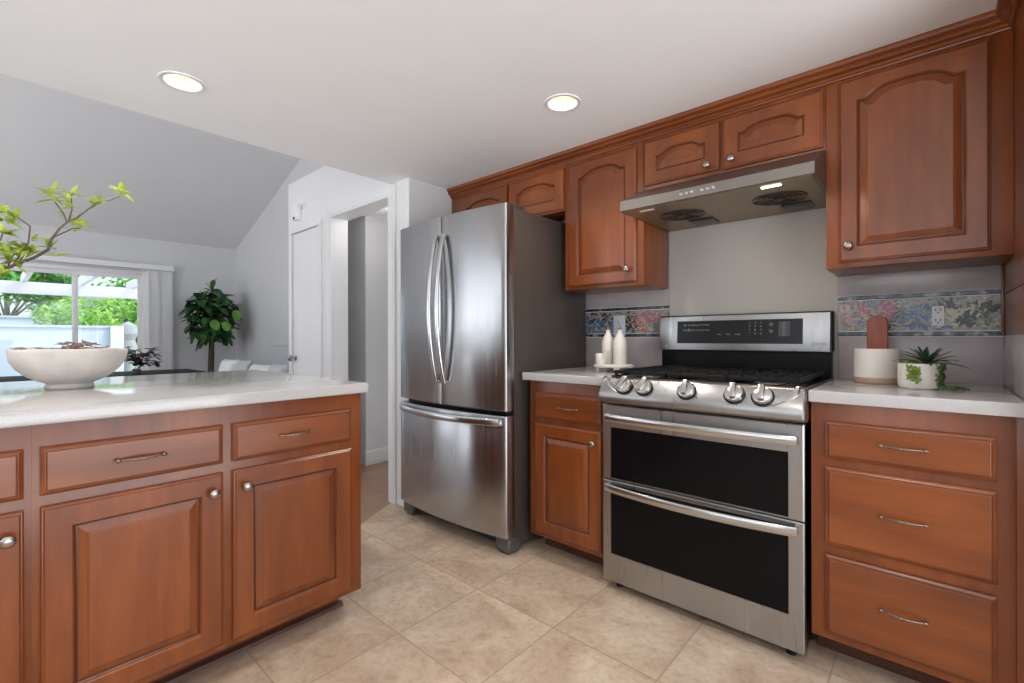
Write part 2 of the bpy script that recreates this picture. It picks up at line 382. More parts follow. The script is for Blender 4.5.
def border(name, x0, x1, seed, clusters):
    rd = random.Random(seed); b_ = MB()
    b_.mi = 0; b_.box(x0, x1, -.010, 0, 1.112, 1.240)
    b_.mi = 1; b_.box(x0, x1, -.013, 0, 1.243, 1.260, .003); b_.box(x0, x1, -.013, 0, 1.091, 1.109, .003)
    b_.mi = 2; b_.box(x0, x1, -.0105, 0, 1.240, 1.243); b_.box(x0, x1, -.0105, 0, 1.109, 1.112); b_.box(x0, x1, -.0105, 0, 1.260, 1.262); b_.box(x0, x1, -.0105, 0, 1.088, 1.091)
    cols = ['pink', 'palepink', 'blue', 'sky', 'dkgreen', 'cream', 'olive', 'teal', 'black', 'sage']
    k = 0
    def st(c, x, z, a, L, W, cv=.15):
        nonlocal k
        k += 1; b_.mi = 3+cols.index(c)
        ca = math.cos(a)*L
        if x < x0+.004 or x > x1-.004 or x+ca < x0+.002 or x+ca > x1-.002: return
        petal(b_, x, z, a, L, W, -.0102-k*.0000045, cv)
    for _ in range(int((x1-x0)*900)):
        c = rd.choice(['sage', 'cream', 'palepink', 'olive', 'sky', 'palepink', 'cream', 'teal', 'dkgreen', 'blue'])
        st(c, rd.uniform(x0, x1), rd.uniform(1.115, 1.235), rd.gauss(.6, .7), rd.uniform(.012, .035), rd.uniform(.002, .006), rd.uniform(-.3, .3))
    for (c, cx, cz, r, n, a0, a1) in clusters:
        for i in range(n):
            a = a0+(a1-a0)*(i+rd.uniform(-.3, .3))/n
            q = rd.uniform(0, .75)*r; st(c, cx+q*math.cos(a)+rd.uniform(-.008, .008), cz+q*math.sin(a)+rd.uniform(-.008, .008), a+rd.uniform(-.5, .5), r*rd.uniform(.4, .8), r*.19, rd.uniform(-.3, .3))
        for i in range(n//2):
            a = rd.uniform(a0, a1); c2 = {'pink': 'palepink', 'blue': 'sky', 'cream': 'sage', 'dkgreen': 'black', 'teal': 'olive', 'black': 'dkgreen', 'olive': 'sage', 'palepink': 'pink', 'sky': 'blue', 'sage': 'cream'}[c]
            q = rd.uniform(0, .8)*r; st(c2, cx+q*math.cos(a), cz+q*math.sin(a), a+rd.uniform(-.5, .5), r*rd.uniform(.3, .6), r*.07, rd.uniform(-.2, .2))
    return struct(name, b_, ['painted_border', 'painted_border_edge', 'white_paint']+['paint_'+c for c in cols], 'hand-painted floral tile border in pink, blue and green', smooth=False)
border('trim_1', .7715, 1.27, 3, [
    ('palepink', .80, 1.18, .05, 12, 0, 6.28), ('pink', .845, 1.20, .045, 14, -2, 2.6), ('blue', .875, 1.21, .03, 8, 0, 3), ('pink', .915, 1.215, .055, 20, -1.5, .8), ('pink', .90, 1.2, .05, 12, -.9, -.1),
    ('dkgreen', .925, 1.15, .035, 10, -2, 1), ('cream', 1.15, 1.19, .05, 16, 3.6, 6), ('cream', 1.12, 1.14, .05, 14, 0, 2.5), ('black', 1.175, 1.12, .09, 12, 1.2, 1.5), ('black', 1.16, 1.14, .05, 6, .5, 1.5), ('cream', .985, 1.215, .03, 8, 0, 6.28), ('dkgreen', .99, 1.195, .03, 6, 3, 5), ('blue', 1.03, 1.16, .05, 26, 0, 6.28), ('sky', 1.025, 1.18, .035, 10, 0, 6.28), ('blue', 1.07, 1.13, .045, 10, -.5, .5),
    ('dkgreen', 1.115, 1.20, .04, 16, -.6, 3.6), ('cream', 1.125, 1.15, .045, 16, .6, 4), ('black', 1.165, 1.13, .075, 7, 1.1, 1.5), ('dkgreen', 1.15, 1.13, .05, 8, .6, 1.6), ('cream', 1.20, 1.20, .04, 10, 1, 5),
    ('olive', 1.215, 1.15, .04, 10, 0, 6.28), ('black', 1.20, 1.205, .05, 5, -.5, -.1), ('dkgreen', 1.24, 1.22, .035, 6, 3.9, 4.9)])
border('trim_2', -.55, .0215, 5, [
    ('blue', -.46, 1.16, .05, 24, 0, 6.28), ('black', -.42, 1.2, .05, 8, 0, 6.28), ('blue', -.37, 1.15, .05, 20, 0, 6.28), ('dkgreen', -.35, 1.2, .04, 12, 0, 6.28), ('blue', -.30, 1.14, .05, 18, 0, 6.28), ('dkgreen', -.2, 1.17, .05, 14, 0, 6.28),
    ('pink', -.12, 1.18, .055, 30, 0, 6.28), ('pink', -.06, 1.2, .05, 20, 0, 6.28), ('palepink', -.15, 1.2, .04, 14, 0, 6.28), ('teal', -.05, 1.14, .04, 12, 0, 6.28), ('blue', -.02, 1.14, .035, 10, 0, 6.28), ('cream', -.1, 1.13, .04, 10, 0, 3)])
# right wall behind the wood panel
m_ = MB(); m_.box(1.27, 1.40, -.70, 0, 0, 2.25); struct('wall_right', m_, 'wall_paint')
# fridge wing wall and doorway wall (one plane), plant-shelf height to the left
m_ = MB(); m_.box(-1.535, -1.405, -.654, .05, 0, ZC+.1); struct('wall_wing', m_, 'wall_paint')  # grey paint puts the shade of the fridge alcove into the colour
m_ = MB(); m_.box(-1.535, -1.404, -.662, -.6545, 0, ZC, .001); struct('trim_7', m_, 'white_paint')  # white board added so the front stays lighter than the shaded side
yw0, yw1 = -.655, -.53
m_ = MB()
m_.box(-1.625, -1.535, yw0, yw1, 0, 2.46); m_.box(-2.40, -1.625, yw0, yw1, 2.027, 2.46); m_.box(-2.63, -2.40, yw0, yw1, 0, 2.46)
m_.box(-3.125, -2.63, yw0, yw1, 2.005, 2.46); m_.box(-3.21, -3.125, yw0, yw1, 0, 2.46)
m_.box(-3.21, -3.09, yw1, .125, 0, 2.46); m_.box(-3.09, -1.535, yw1, .125, 2.40, 2.46)
struct('wall_doorway', m_, 'white_paint')
m_ = MB(); m_.box(-3.09, -2.523, -.30, -.2, 0, 2.13); m_.box(-2.62, -2.523, -.2, 1.2, 0, 2.13); struct('wall_hallway', m_, 'wall_paint')
m_ = MB(); m_.box(-1.535, -1.44, .05, 1.2, 0, 2.13); m_.box(-2.62, -1.44, 1.2, 1.3, 0, 2.13); struct('wall_hallway_end', m_, 'wall_paint')
m_ = MB(); m_.box(-3.09, -1.44, -.53, 1.3, 2.13, 2.18); struct('ceiling_hallway', m_, 'white_paint')
m_ = MB(); m_.box(-2.523, -2.509, -.31, 1.2, 0, .13, .004); m_.box(-2.523, -2.505, -.31, 1.2, .10, .112, .003); struct('baseboard_hallway', m_, 'white_paint')
# doorway casing
m_ = MB()
for xa, xb in ((-2.475, -2.40), (-1.625, -1.55)):
    m_.box(xa, xb, yw0-.018, yw0, 0, 2.0265, .003); m_.box(xa+.012, xb-.012, yw0-.023, yw0-.018, 0, 2.0265, .002)
m_.box(-2.475, -1.55, yw0-.018, yw0, 2.027, 2.095, .003); m_.box(-2.463, -1.562, yw0-.023, yw0-.018, 2.040, 2.083, .002)
struct('trim_4', m_, 'white_paint')
# closet door in the same wall
m_ = MB()
for xa, xb in ((-3.165, -3.125), (-2.63, -2.575)): m_.box(xa, xb, yw0-.014, yw0, 0, 2.0045, .003)
m_.box(-3.165, -2.575, yw0-.014, yw0, 2.005, 2.055, .003)
struct('trim_5', m_, 'white_paint')
dr = MB(); dr.box(-3.12, -2.635, yw0+.004, yw0+.04, .01, 2.0, .003)
door = struct('door_1', dr, 'white_paint', 'narrow flat white closet door with a chrome knob', loc=(-3.12, yw0, 0))
k_ = MB(); k_.lathe([(.024, 0), (.024, .006), (.01, .008), (.01, .03), (.022, .036), (.027, .05), (.020, .062), (.0, .066)], (-3.075, yw0+.004, .914), 20, 'Y'); obj('door_knob', k_, 'nickel', door)
for z in (1.78, 1.0, .25): k_ = MB(); k_.tube([(-2.636, yw0-.004, z-.04), (-2.636, yw0-.004, z+.04)], .006, 8); obj('hinge', k_, 'nickel', door)
# gable wall, window wall, vault
sl = .365
def vz(x): return 2.465+(x+7)*sl
g_ = MB(); g_.prism([(-7.1, 0), (-3.21, 0), (-3.21, 2.44), (-1.535, 2.44), (-1.535, vz(-1.535)), (-7.1, vz(-7.1))], .125, .24, 'Y'); struct('wall_gable', g_, 'wall_paint')
wy0, wy1, wz = -2.50, -.985, 2.005
m_ = MB(); m_.box(-7.12, -7, wy1, .125, 0, 2.475); m_.box(-7.12, -7, wy0, wy1, wz, 2.475); m_.box(-7.12, -7, -5.2, wy0, 0, 2.475)
struct('wall_window', m_, 'wall_paint')
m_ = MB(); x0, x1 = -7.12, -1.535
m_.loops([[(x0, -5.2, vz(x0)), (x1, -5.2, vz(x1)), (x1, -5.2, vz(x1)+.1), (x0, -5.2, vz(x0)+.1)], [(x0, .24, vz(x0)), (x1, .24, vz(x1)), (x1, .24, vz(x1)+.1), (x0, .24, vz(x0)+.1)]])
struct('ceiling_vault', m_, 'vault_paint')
m_ = MB(); m_.box(-1.60, -1.535, -5.2, -.655, ZC+.08, vz(-1.535)+.1); struct('wall_above_soffit', m_, 'vault_paint')
# kitchen ceiling with holes for the can lights
LAMPS = [(-1.155, -1.925), (-.127, -.775), (.95, -1.925), (-.127, -3.1), (-1.155, -3.1)]
def ceiling():
    mb = MB(); R = .062; xs = (-1.535, 2.6); ys = (-4.4, .12)
    # grid with octagonal-ish round holes
    cuts_x = sorted({xs[0], xs[1]} | {x+d for x, y in LAMPS for d in (-.1, .1)}); cuts_y = sorted({ys[0], ys[1]} | {y+d for x, y in LAMPS for d in (-.1, .1)})
    for xa, xb in zip(cuts_x, cuts_x[1:]):
        for ya, yb in zip(cuts_y, cuts_y[1:]):
            hit = [l for l in LAMPS if abs((xa+xb)/2-l[0]) < .0999 and abs((ya+yb)/2-l[1]) < .0999]
            if hit and xb-xa > .01:
                lx, ly = hit[0]; n = 32; out = []; inn = []
                for i in range(n):
                    a = 2*PI*i/n+PI/4; c_, s_ = math.cos(a), math.sin(a); q = 1/max(abs(c_), abs(s_))
                    out.append((min(max(lx+.1*q*c_, xa), xb), min(max(ly+.1*q*s_, ya), yb), ZC)); inn.append((lx+R*c_, ly+R*s_, ZC))
                mb.loops([out, inn], False, False)
            else: mb.poly([(xa, ya, ZC), (xb, ya, ZC), (xb, yb, ZC), (xa, yb, ZC)])
    mb.box(-1.60, 2.6, -4.4, -4.35, ZC, ZC+.08); mb.box(-1.60, -1.535, -4.4, -.655, ZC, ZC+.08)
    bmesh.ops.remove_doubles(mb.bm, verts=mb.bm.verts, dist=1e-5)
    mb.poly([(-1.6, -4.4, ZC+.3), (2.6, -4.4, ZC+.3), (2.6, .12, ZC+.3), (-1.6, .12, ZC+.3)])
    return mb
struct('ceiling', ceiling(), 'ceiling_paint', smooth=False)
# the rest of the room behind the camera: window wall of the living room and sink wall with its window
m_ = MB()
m_.box(-7.12, -6.5, -5.3, -5.2, 0, 5.2); m_.box(-6.5, -4.9, -5.3, -5.2, 0, .5); m_.box(-6.5, -4.9, -5.3, -5.2, 2.1, 5.2); m_.box(-4.9, -4.7, -5.3, -5.2, 0, 5.2); m_.box(-4.7, -2.2, -5.3, -5.2, 3.1, 5.2); m_.box(-2.2, -1.6, -5.3, -5.2, 0, 5.2)
struct('wall_south_living', m_, 'wall_paint')
m_ = MB(); m_.box(-1.60, -.35, -4.5, -4.4, 0, 2.3); m_.box(-.35, 1.65, -4.5, -4.4, 0, .98); m_.box(-.35, 1.65, -4.5, -4.4, 2.0, 2.3); m_.box(1.65, 2.6, -4.5, -4.4, 0, 2.3); m_.box(-1.6, -1.52, -5.2, -4.5, 0, 2.3)
struct('wall_south_kitchen', m_, 'wall_paint')
m_ = MB(); m_.box(1.40, 2.7, -.10, 0, 0, 2.3); m_.box(2.6, 2.7, -4.4, -3.6, 0, 2.3); m_.box(2.6, 2.7, -3.6, -.1, 2.08, 2.3); m_.box(2.6, 2.7, -.7, -.1, 0, 2.08)
struct('wall_east', m_, 'wall_paint')
m_ = MB()
for y0_, y1_ in ((-.35, -.30), (.63, .67), (1.60, 1.65)): m_.box(y0_, y1_, -4.47, -4.42, .98, 2.0, .003)
for z0_, z1_ in ((.98, 1.03), (1.95, 2.0)): m_.box(-.299, .629, -4.47, -4.42, z0_, z1_, .003); m_.box(.671, 1.599, -4.47, -4.42, z0_, z1_, .003)
struct('window_2', m_, 'white_paint')
m_ = MB()
for y0_, y1_ in ((-4.7, -4.64), (-3.48, -3.42), (-2.26, -2.2)): m_.box(y0_, y1_, -5.28, -5.22, 0, 3.1, .003)
for z0_, z1_ in ((0, .08), (2.04, 2.16), (3.04, 3.1)): m_.box(-4.639, -3.481, -5.28, -5.22, z0_, z1_, .003); m_.box(-3.419, -2.261, -5.28, -5.22, z0_, z1_, .003)
struct('window_3', m_, 'white_paint')
t = thing('recessed_light', 'unseen ceiling light added inside the hallway', 'ceiling light', (-2.05, -.36, 2.13))  # added out of view to brighten the hallway walls
r_ = MB(); r_.lathe([(0, -.004), (.07, -.005), (.08, -.002), (.08, 0), (0, 0)], (-2.05, -.36, 2.13), 32); obj('trim_ring', r_, 'white_plastic', t)
r_ = MB(); r_.lathe([(0, -.007), (.05, -.006), (.052, -.004), (0, -.004)], (-2.05, -.36, 2.13), 32); obj('bulb', r_, 'lamp_bulb', t)
ld = bpy.data.lights.new('hall_fill', 'POINT'); ld.energy = 2.5; ld.shadow_soft_size = .05; ld.color = (1, .97, .93)
lo = bpy.data.objects.new('bulb_lamp', ld); C.objects.link(lo); lo.parent = t; lo.location = (0, 0, -.07)
for i, (lx, ly) in enumerate(LAMPS):
    lab = ['round recessed ceiling light nearer the sloped living room ceiling, above the island', 'round recessed ceiling light in front of the wall cabinets near the range hood',
           'recessed ceiling light straight above the camera side of the kitchen', 'recessed ceiling light at the back of the kitchen', 'recessed ceiling light over the far end of the island behind the view'][i]
    t = thing('recessed_light', lab, 'ceiling light', (lx, ly, ZC), 'recessed kitchen ceiling lights')
    r_ = MB(); r_.lathe([(.0605, .004), (.061, -.001), (.072, -.005), (.080, -.004), (.081, 0)], (lx, ly, ZC), 40, cap=False); obj('trim_ring', r_, 'white_plastic', t)
    r_ = MB(); r_.lathe([(.061, 0), (.057, .05), (.052, .105)], (lx, ly, ZC), 40, cap=False); obj('reflector', r_, 'can_inner', t)
    r_ = MB(); r_.lathe([(.0, .070), (.02, .071), (.038, .077), (.050, .092), (.051, .104), (.0, .105)], (lx, ly, ZC), 32); obj('bulb', r_, 'lamp_bulb', t)
    ld = bpy.data.lights.new('can_lamp', 'SPOT'); ld.energy = 22; ld.spot_size = math.radians(125); ld.spot_blend = .8; ld.shadow_soft_size = .04; ld.color = (1, .95, .88)
    lo = bpy.data.objects.new('bulb_lamp', ld); C.objects.link(lo); lo.parent = t; lo.location = (0, 0, .03)
# sliding glass door to the patio
t = MB(); fx0, fx1 = -7.09, -7.005
t.box(fx0, fx1, wy1-.05, wy1, 0, wz, .003); t.box(fx0, fx1, wy0, wy0+.05, 0, wz, .003); t.box(fx0, fx1, wy0+.0505, wy1-.0505, wz-.05, wz, .003); t.box(fx0, fx1, wy0+.0505, wy1-.0505, 0, .05, .003)
win = struct('window_1', t, 'white_paint', 'white framed sliding glass patio door in the far wall')
t = MB()
for a_, b__, xx in ((wy0+.05, -1.69, -7.05), (-1.73, wy1-.05, -7.03)):
    for q in ((a_, a_+.045), (b__-.05, b__)): t.box(xx-.01, xx+.01, q[0], q[1], .0505, wz-.0505, .003)
    t.box(xx-.01, xx+.01, a_+.0455, b__-.0505, wz-.105, wz-.0505, .003); t.box(xx-.01, xx+.01, a_+.0455, b__-.0505, .0505, .12, .003)
obj('sash', t, 'white_paint', win)
t = MB(); t.box(-7.053, -7.047, wy0+.06, -1.70, .1, wz-.1); t.box(-7.033, -7.027, -1.70, wy1-.06, .1, wz-.1); obj('glass_pane', t, 'window_glass', win)
t = MB()
t.box(-7, -6.985, wy1, wy1+.04, 0, 2.03, .003); t.box(-7, -6.985, wy0-.04, wy0, 0, 2.03, .003)
struct('trim_6', t, 'white_paint')
vt = thing('vertical_blinds', 'pale vertical blinds stacked open beside the sliding patio door under a white valance', 'blinds', (-6.95, -.84, 0))
v_ = MB(); v_.box(-6.99, -6.87, -2.7, -.70, 2.032, 2.10, .004); obj('valance', v_, 'white_paint', vt)
for i in range(5):
    v_ = MB(); y = -.955+i*.046; xx = -6.95+.006*(i % 2)+(.02 if i == 4 else 0)
    v_.loops([[(xx, y, z), (xx+.006, y+.03, z), (xx+.004, y+.065, z), (xx+.002, y+.065, z), (xx+.004, y+.03, z), (xx-.002, y, z)] for z in (.04, 2.03)])
    obj('slat', v_, 'wall_paint', vt)

# ------------------------------------------------------------------ cabinetry helpers
def arch_pts(x0, x1, z0, z1, H, n=30):
    """closed loop, bottom-left first, arched top between (x1,z1) and (x0,z1)"""
    pts = [(x0, z0), (x1, z0), (x1, z1)]
    for i in range(1, n):
        t = i/n; s = .09; u = (t-s)/(1-2*s)
        h = 0
        if 0 < u < 1:
            q = abs(2*u-1); e = min(min(u, 1-u)/.24, 1); h = H*(.60*(1-(1-e)**2)+.40*(1-q*q))
        pts.append((x1+(x0-x1)*t, z1+h))
    pts.append((x0, z1))
    return pts
def panel_door(name, x0, x1, z0, z1, yf, mat, parent, H=0, rail=.058, th=.019, top=None, orient='y'):
    """raised panel door facing -y (orient y) or facing +x (orient x: x0,x1 are y values)"""
    top = rail if top is None else top
    def P(a, d, z):  # d = distance in front of the carcass plane
        return (a, yf-d, z) if orient == 'y' else (yf+d, a, z)
    def L(ins, d, h=H, inner=True):
        if not inner:
            return [P(a, d, z) for a, z in arch_pts(x0+ins, x1-ins, z0+ins, z1-ins, 0)]
        r = rail+ins
        return [P(a, d, z) for a, z in arch_pts(x0+r, x1-r, z0+r, z1-top-ins-h, h)]
    m = MB()
    m.loops([L(0, 0, inner=False), L(0, th-.007, inner=False), L(.003, th-.004, inner=False), L(.005, th-.0035, inner=False), L(.009, th, inner=False),
             L(0, th), L(.003, th-.002), L(.006, th-.0075)], True, False)
    m.mi = 1; m.loops([L(.006, th-.0075), L(.008, th-.0092), L(.0115, th-.0088)], False, False)
    m.mi = 0; m.loops([L(.0115, th-.0088), L(.030, th-.0016)], False, False)
    m.mi = 1; m.loops([L(.030, th-.0016), L(.0312, th-.0016)], False, False)
    m.mi = 0; m.loops([L(.0312, th-.0016), L(.034, th-.0004)], False, False); m.poly(L(.034, th-.0004))
    return obj(name, m, [mat, 'wood_glaze'], parent, angle=20)
def slab_front(name, x0, x1, z0, z1, yf, mat, parent, th=.019, orient='y'):
    def P(a, d, z): return (a, yf-d, z) if orient == 'y' else (yf+d, a, z)
    def L(i, d): return [P(x0+i, d, z0+i), P(x1-i, d, z0+i), P(x1-i, d, z1-i), P(x0+i, d, z1-i)]
    m = MB(); m.loops([L(0, 0), L(0, th-.009), L(.002, th-.007), L(.009, th-.0035)], True, False)
    m.mi = 1; m.loops([L(.009, th-.0035), L(.0105, th-.0035)], False, False)
    m.mi = 0; m.loops([L(.0105, th-.0035), L(.012, th-.0008), L(.014, th)], False, False); m.poly(L(.014, th))
    return obj(name, m, [mat, 'wood_glaze'], parent, angle=20)
def knob(parent, a, z, yf, orient='y', mat='nickel'):
    m = MB(); prof = [(.008, 0), (.008, .002), (.0055, .005), (.005, .012), (.0095, .016), (.0145, .019), (.0155, .023), (.013, .027), (.007, .0295), (0, .030)]
    if orient == 'y': m.lathe(prof, (a, yf, z), 20, 'Y')
    else: m.lathe(prof, (yf, a, z), 20, 'X')
    return obj('knob', m, mat, parent, angle=60)
def pull(parent, a, z, yf, orient='y', L=.102, mat='bronze'):
    def P(s, d, dz=0): return (a+s, yf-d, z+dz) if orient == 'y' else (yf+d, a+s, z+dz)
    m = MB(); pts = []; rs = []
    for i in range(25):
        t = i/24; s = (t-.5)*L; pts.append(P(s, .012+.013*math.sin(PI*t))); e = abs(t-.5)
        rs.append(.0042 if e < .06 else (.0028 if e < .1 else .0038-.0016*(e-.1)/.4))
    m.tube(pts, rs, 8)
    for s in (-L/2, L/2):
        m.tube([P(s, 0), P(s, .012)], .0035, 8); m.sphere(P(s, .012), .0062, 2)
        m.sphere(P(s*1.1, .012), .0035, 1)
    for s in (-.006, .006): m.sphere(P(s, .025), .005, 2)
    return obj('handle', m, mat, parent, angle=60)

# ------------------------------------------------------------------ base cabinets on the range wall
def base_box(name, label, x0, x1, mat='wood_v', yb=-.002, yf=-.61):
    t = thing(name, label, 'cabinet', ((x0+x1)/2, yf, 0))
    c = MB(); c.box(x0, x1, yb, yf, .10, .876, .0015); obj('carcass', c, mat, t)
    k = MB(); k.box(x0+.002, x1, yb, yf+.12, 0, .10); obj('toe_kick', k, 'wood_dark', t)
    return t
t = base_box('base_cabinet', 'wooden base cabinet between the refrigerator and the range, one drawer over one door', -.449, -.004)
d = slab_front('drawer', -.409, -.030, .692, .818, -.61, 'wood_h', t); pull(d, -.20, .753, -.629)
d = panel_door('door', -.409, -.030, .122, .665, -.61, 'wood_v', t); knob(d, -.062, .612, -.629)
t = base_box('base_cabinet', 'wooden three-drawer base cabinet to the right of the range', .768, 1.269)
for z0, z1, zh in ((.694, .815, .758), (.414, .667, .542), (.124, .380, .259)):
    d = slab_front('drawer', .8075, 1.2005, z0, z1, -.61, 'wood_h', t); pull(d, 1.004, zh, -.629)
st = MB(); st.box(1.236, 1.268, -.617, -.60, .10, .874, .002); obj('filler_strip', st, 'wood_v', t)
def counter(name, label, x0, x1, y0, y1):
    m = MB(); m.box(x0, x1, y0, y1, .876, .914, .005, 3)
    return tag(obj(name, m, 'quartz'), label, 'countertop')
counter('countertop', 'short light quartz countertop between the refrigerator and the range', -.472, -.003, -.648, -.0095)
counter('countertop', 'light speckled quartz countertop to the right of the range', .766, 1.2565, -.648, -.0095)

# ------------------------------------------------------------------ peninsula
XP = -.613
def pen_unit(label, y0, y1, end=False):
    t = thing('island_cabinet', label, 'cabinet', (XP, (y0+y1)/2, 0))
    c = MB(); c.box(XP-.61, XP, y0, y1, .10, .876, .0002); obj('carcass', c, 'wood_v', t)
    k = MB(); ye = y1-.012 if end else y1
    k.box(XP-.6, XP-.122, y0, ye-.02, 0, .0995); k.prism([(XP-.122, 0), (XP-.105, 0), (XP-.108, .012), (XP-.122, .020)], y0, ye-.006, 'Y'); obj('toe_kick', k, 'wood_dark', t)
    return t
t = pen_unit('two-door island cabinet with two drawers, its end facing the refrigerator', -2.371, -1.464, True)
for ya, yb, yk, yh in ((-2.357, -1.9495, -1.98, -2.156), (-1.922, -1.511, -1.886, -1.725)):
    d = slab_front('drawer', ya, yb, .694, .816, XP, 'wood_hy', t, orient='x'); pull(d, yh, .756, XP+.019, 'x')
    d = panel_door('door', ya, yb, .122, .665, XP, 'wood_v', t, orient='x'); knob(d, yk, .611, XP+.019, 'x')
t = pen_unit('island cabinet at the left picture edge, only its right part in view', -3.30, -2.3711)
for ya, yb, yk, yh in ((-2.845, -2.385, -2.413, -2.6), (-3.28, -2.872, -2.90, -3.07)):
    d = slab_front('drawer', ya, yb, .694, .816, XP, 'wood_hy', t, orient='x'); pull(d, yh, .756, XP+.019, 'x')
    d = panel_door('door', ya, yb, .122, .665, XP, 'wood_v', t, orient='x'); knob(d, yk, .606, XP+.019, 'x')
m = MB(); m.box(-1.74, XP+.038, -3.34, -1.450, .876, .914, .006, 3)
tag(obj('countertop', m, 'quartz'), 'long glossy light countertop of the kitchen island with a wide seating overhang', 'countertop')

# ------------------------------------------------------------------ wall cabinets
YU = -.305
def wall_box(name, label, x0, x1, z0, z1=2.06, cat='cabinet'):
    t = thing(name, label, cat, ((x0+x1)/2, YU, z0))
    c = MB(); c.box(x0, x1, -.002 if z0 > 1.6 else -.014, YU, z0, z1, .0015)
    obj('carcass', c, 'wood_v', t); return t
t = wall_box('wall_cabinet', 'low two-door wall cabinet above the refrigerator', -1.403, -.4465, 1.797)
for x0, x1 in ((-1.295, -.874), (-.857, -.436)): panel_door('door', x0, min(x1, -.449), 1.803, 2.030, YU, 'wood_v', t, H=.028, rail=.056, top=.048)
t = wall_box('wall_cabinet', 'tall single-door wall cabinet between the refrigerator and the range hood', -.4455, .0210, 1.347)
d = panel_door('door', -.414, -.012, 1.364, 2.030, YU, 'wood_v', t, H=.035, rail=.056, top=.046); knob(d, -.055, 1.427, YU-.019)
t = wall_box('wall_cabinet', 'short two-door wall cabinet directly above the range hood', .0220, .7690, 1.800)
d = panel_door('door', .030, .3815, 1.822, 2.032, YU, 'wood_v', t, H=.027, rail=.058, top=.048); knob(d, .335, 1.846, YU-.019)
d = panel_door('door', .396, .762, 1.815, 2.034, YU, 'wood_v', t, H=.027, rail=.058, top=.048); knob(d, .436, 1.848, YU-.019)
t = wall_box('wall_cabinet', 'tall single-door wall cabinet at the right above the white crock and planter', .770, 1.2620, 1.347)
d = panel_door('door', .811, 1.211, 1.366, 2.038, YU, 'wood_v', t, H=.036, rail=.054, top=.042); knob(d, .842, 1.424, YU-.019)
pn = MB(); pn.box(1.2625, 1.2695, -.70, -.0145, 1.239, 2.06, .001); pn.box(1.2625, 1.2695, -.70, -.0145, 1.096, 1.236, .001); pn.box(1.256, 1.2624, -.045, -.0145, 1.096, 1.3465, .001)
tag(obj('end_panel', pn, 'wood_v'), 'dark wooden side panel at the far right picture edge beside the tall wall cabinet', 'panel')
# crown moulding
def crown_prof(sign=1):
    return [(0, 2.052), (.007, 2.052), (.008, 2.0575), (.013, 2.059), (.013, 2.0635), (.016, 2.0675), (.022, 2.0705), (.029, 2.0725), (.0325, 2.0765), (.0325, 2.081), (.029, 2.0845), (.029, 2.088), (.036, 2.090), (.0415, 2.0945), (.043, 2.101), (.043, 2.1095), (0, 2.1095)]
m = MB(); pr_ = crown_prof()
XR = 1.2625
m.loops([[(-1.403, YU-a, z) for a, z in pr_], [(XR-a, YU-a, z) for a, z in pr_], [(XR-a, -.70, z) for a, z in pr_]])
m.box(-1.403, 1.269, -.02, YU+.0, 2.0605, 2.1095)
tag(obj('crown_molding', m, 'wood_h', angle=20), 'stepped wooden crown moulding running along the tops of all the wall cabinets', 'moulding')

# ------------------------------------------------------------------ refrigerator
fr = thing('refrigerator', 'tall stainless french-door refrigerator with a bottom freezer drawer', 'refrigerator', (-.9325, -.4, 0))
FX0, FX1, FC = -1.376, -.489, -.9325
m = MB(); m.box(FX0+.002, FX1-.003, -.682, -.03, .035, 1.742, .004); obj('body', m, 'fridge_side', fr)
def fy(x, e=-.748, b=.040): return e-b*(1-((x-FC)/.4435)**2)
def fdoor(name, x0, x1, z0, z1, mat='steel_fridge'):
    m = MB(); n = 20; fr_ = []
    r = .008
    def pl(ix, iz, dy):
        pts = []
        xs = [x0+ix+(x1-x0-2*ix)*i/n for i in range(n+1)]
        return [(x, fy(x)+dy, z0+iz) for x in xs], [(x, fy(x)+dy, z1-iz) for x in xs]
    loops = []
    for ix, iz, dy in ((0, 0, 'b'), (0, 0, .008), (.0025, .0025, .0025), (.008, .008, 0)):
        if dy == 'b':
            xs = [x0+(x1-x0)*i/n for i in range(n+1)]; lo = [(x, -.688, z0) for x in xs]; hi = [(x, -.688, z1) for x in xs]
        else: lo, hi = pl(ix, iz, dy)
        loops.append(lo+hi[::-1])
    m.loops(loops, True, False)
    # front skin as strips
    lo, hi = pl(.008, .008, 0)
    for i in range(n): m.poly([lo[i], lo[i+1], hi[i+1], hi[i]])
    bmesh.ops.remove_doubles(m.bm, verts=m.bm.verts, dist=1e-5)
    m.bm.faces.ensure_lookup_table()
    return obj(name, m, mat, fr, angle=40)
dl = fdoor('door', FX0, FC-.003, .722, 1.757)
dr_ = fdoor('door', FC+.003, FX1, .722, 1.757)
fz = fdoor('freezer_drawer', FX0, FX1, .092, .700)
m = MB(); m.box(FX0+.006, FX1-.006, -.690, -.66, .10, 1.74); obj('door_gasket', m, 'black_gap', fr)
def bow(parent, pts, w_, t_, mat='steel_bright', vertical=True):
    """flat curved strap handle through pts (x,y,z); w_ across, t_ thick"""
    m = MB(); lp = []
    for i, p in enumerate(pts):
        p = Vector(p); d = (Vector(pts[min(i+1, len(pts)-1)])-Vector(pts[max(i-1, 0)])).normalized()
        side = Vector((1, 0, 0)) if vertical else Vector((0, 0, 1))
        nrm = d.cross(side).normalized()
        lp.append([p+side*w_*a+nrm*t_*b for a, b in ((-.5, -.25), (-.35, -.5), (.35, -.5), (.5, -.25), (.5, .25), (.35, .5), (-.35, .5), (-.5, .25))])
    m.loops(lp); return obj('handle', m, mat, parent, angle=50)
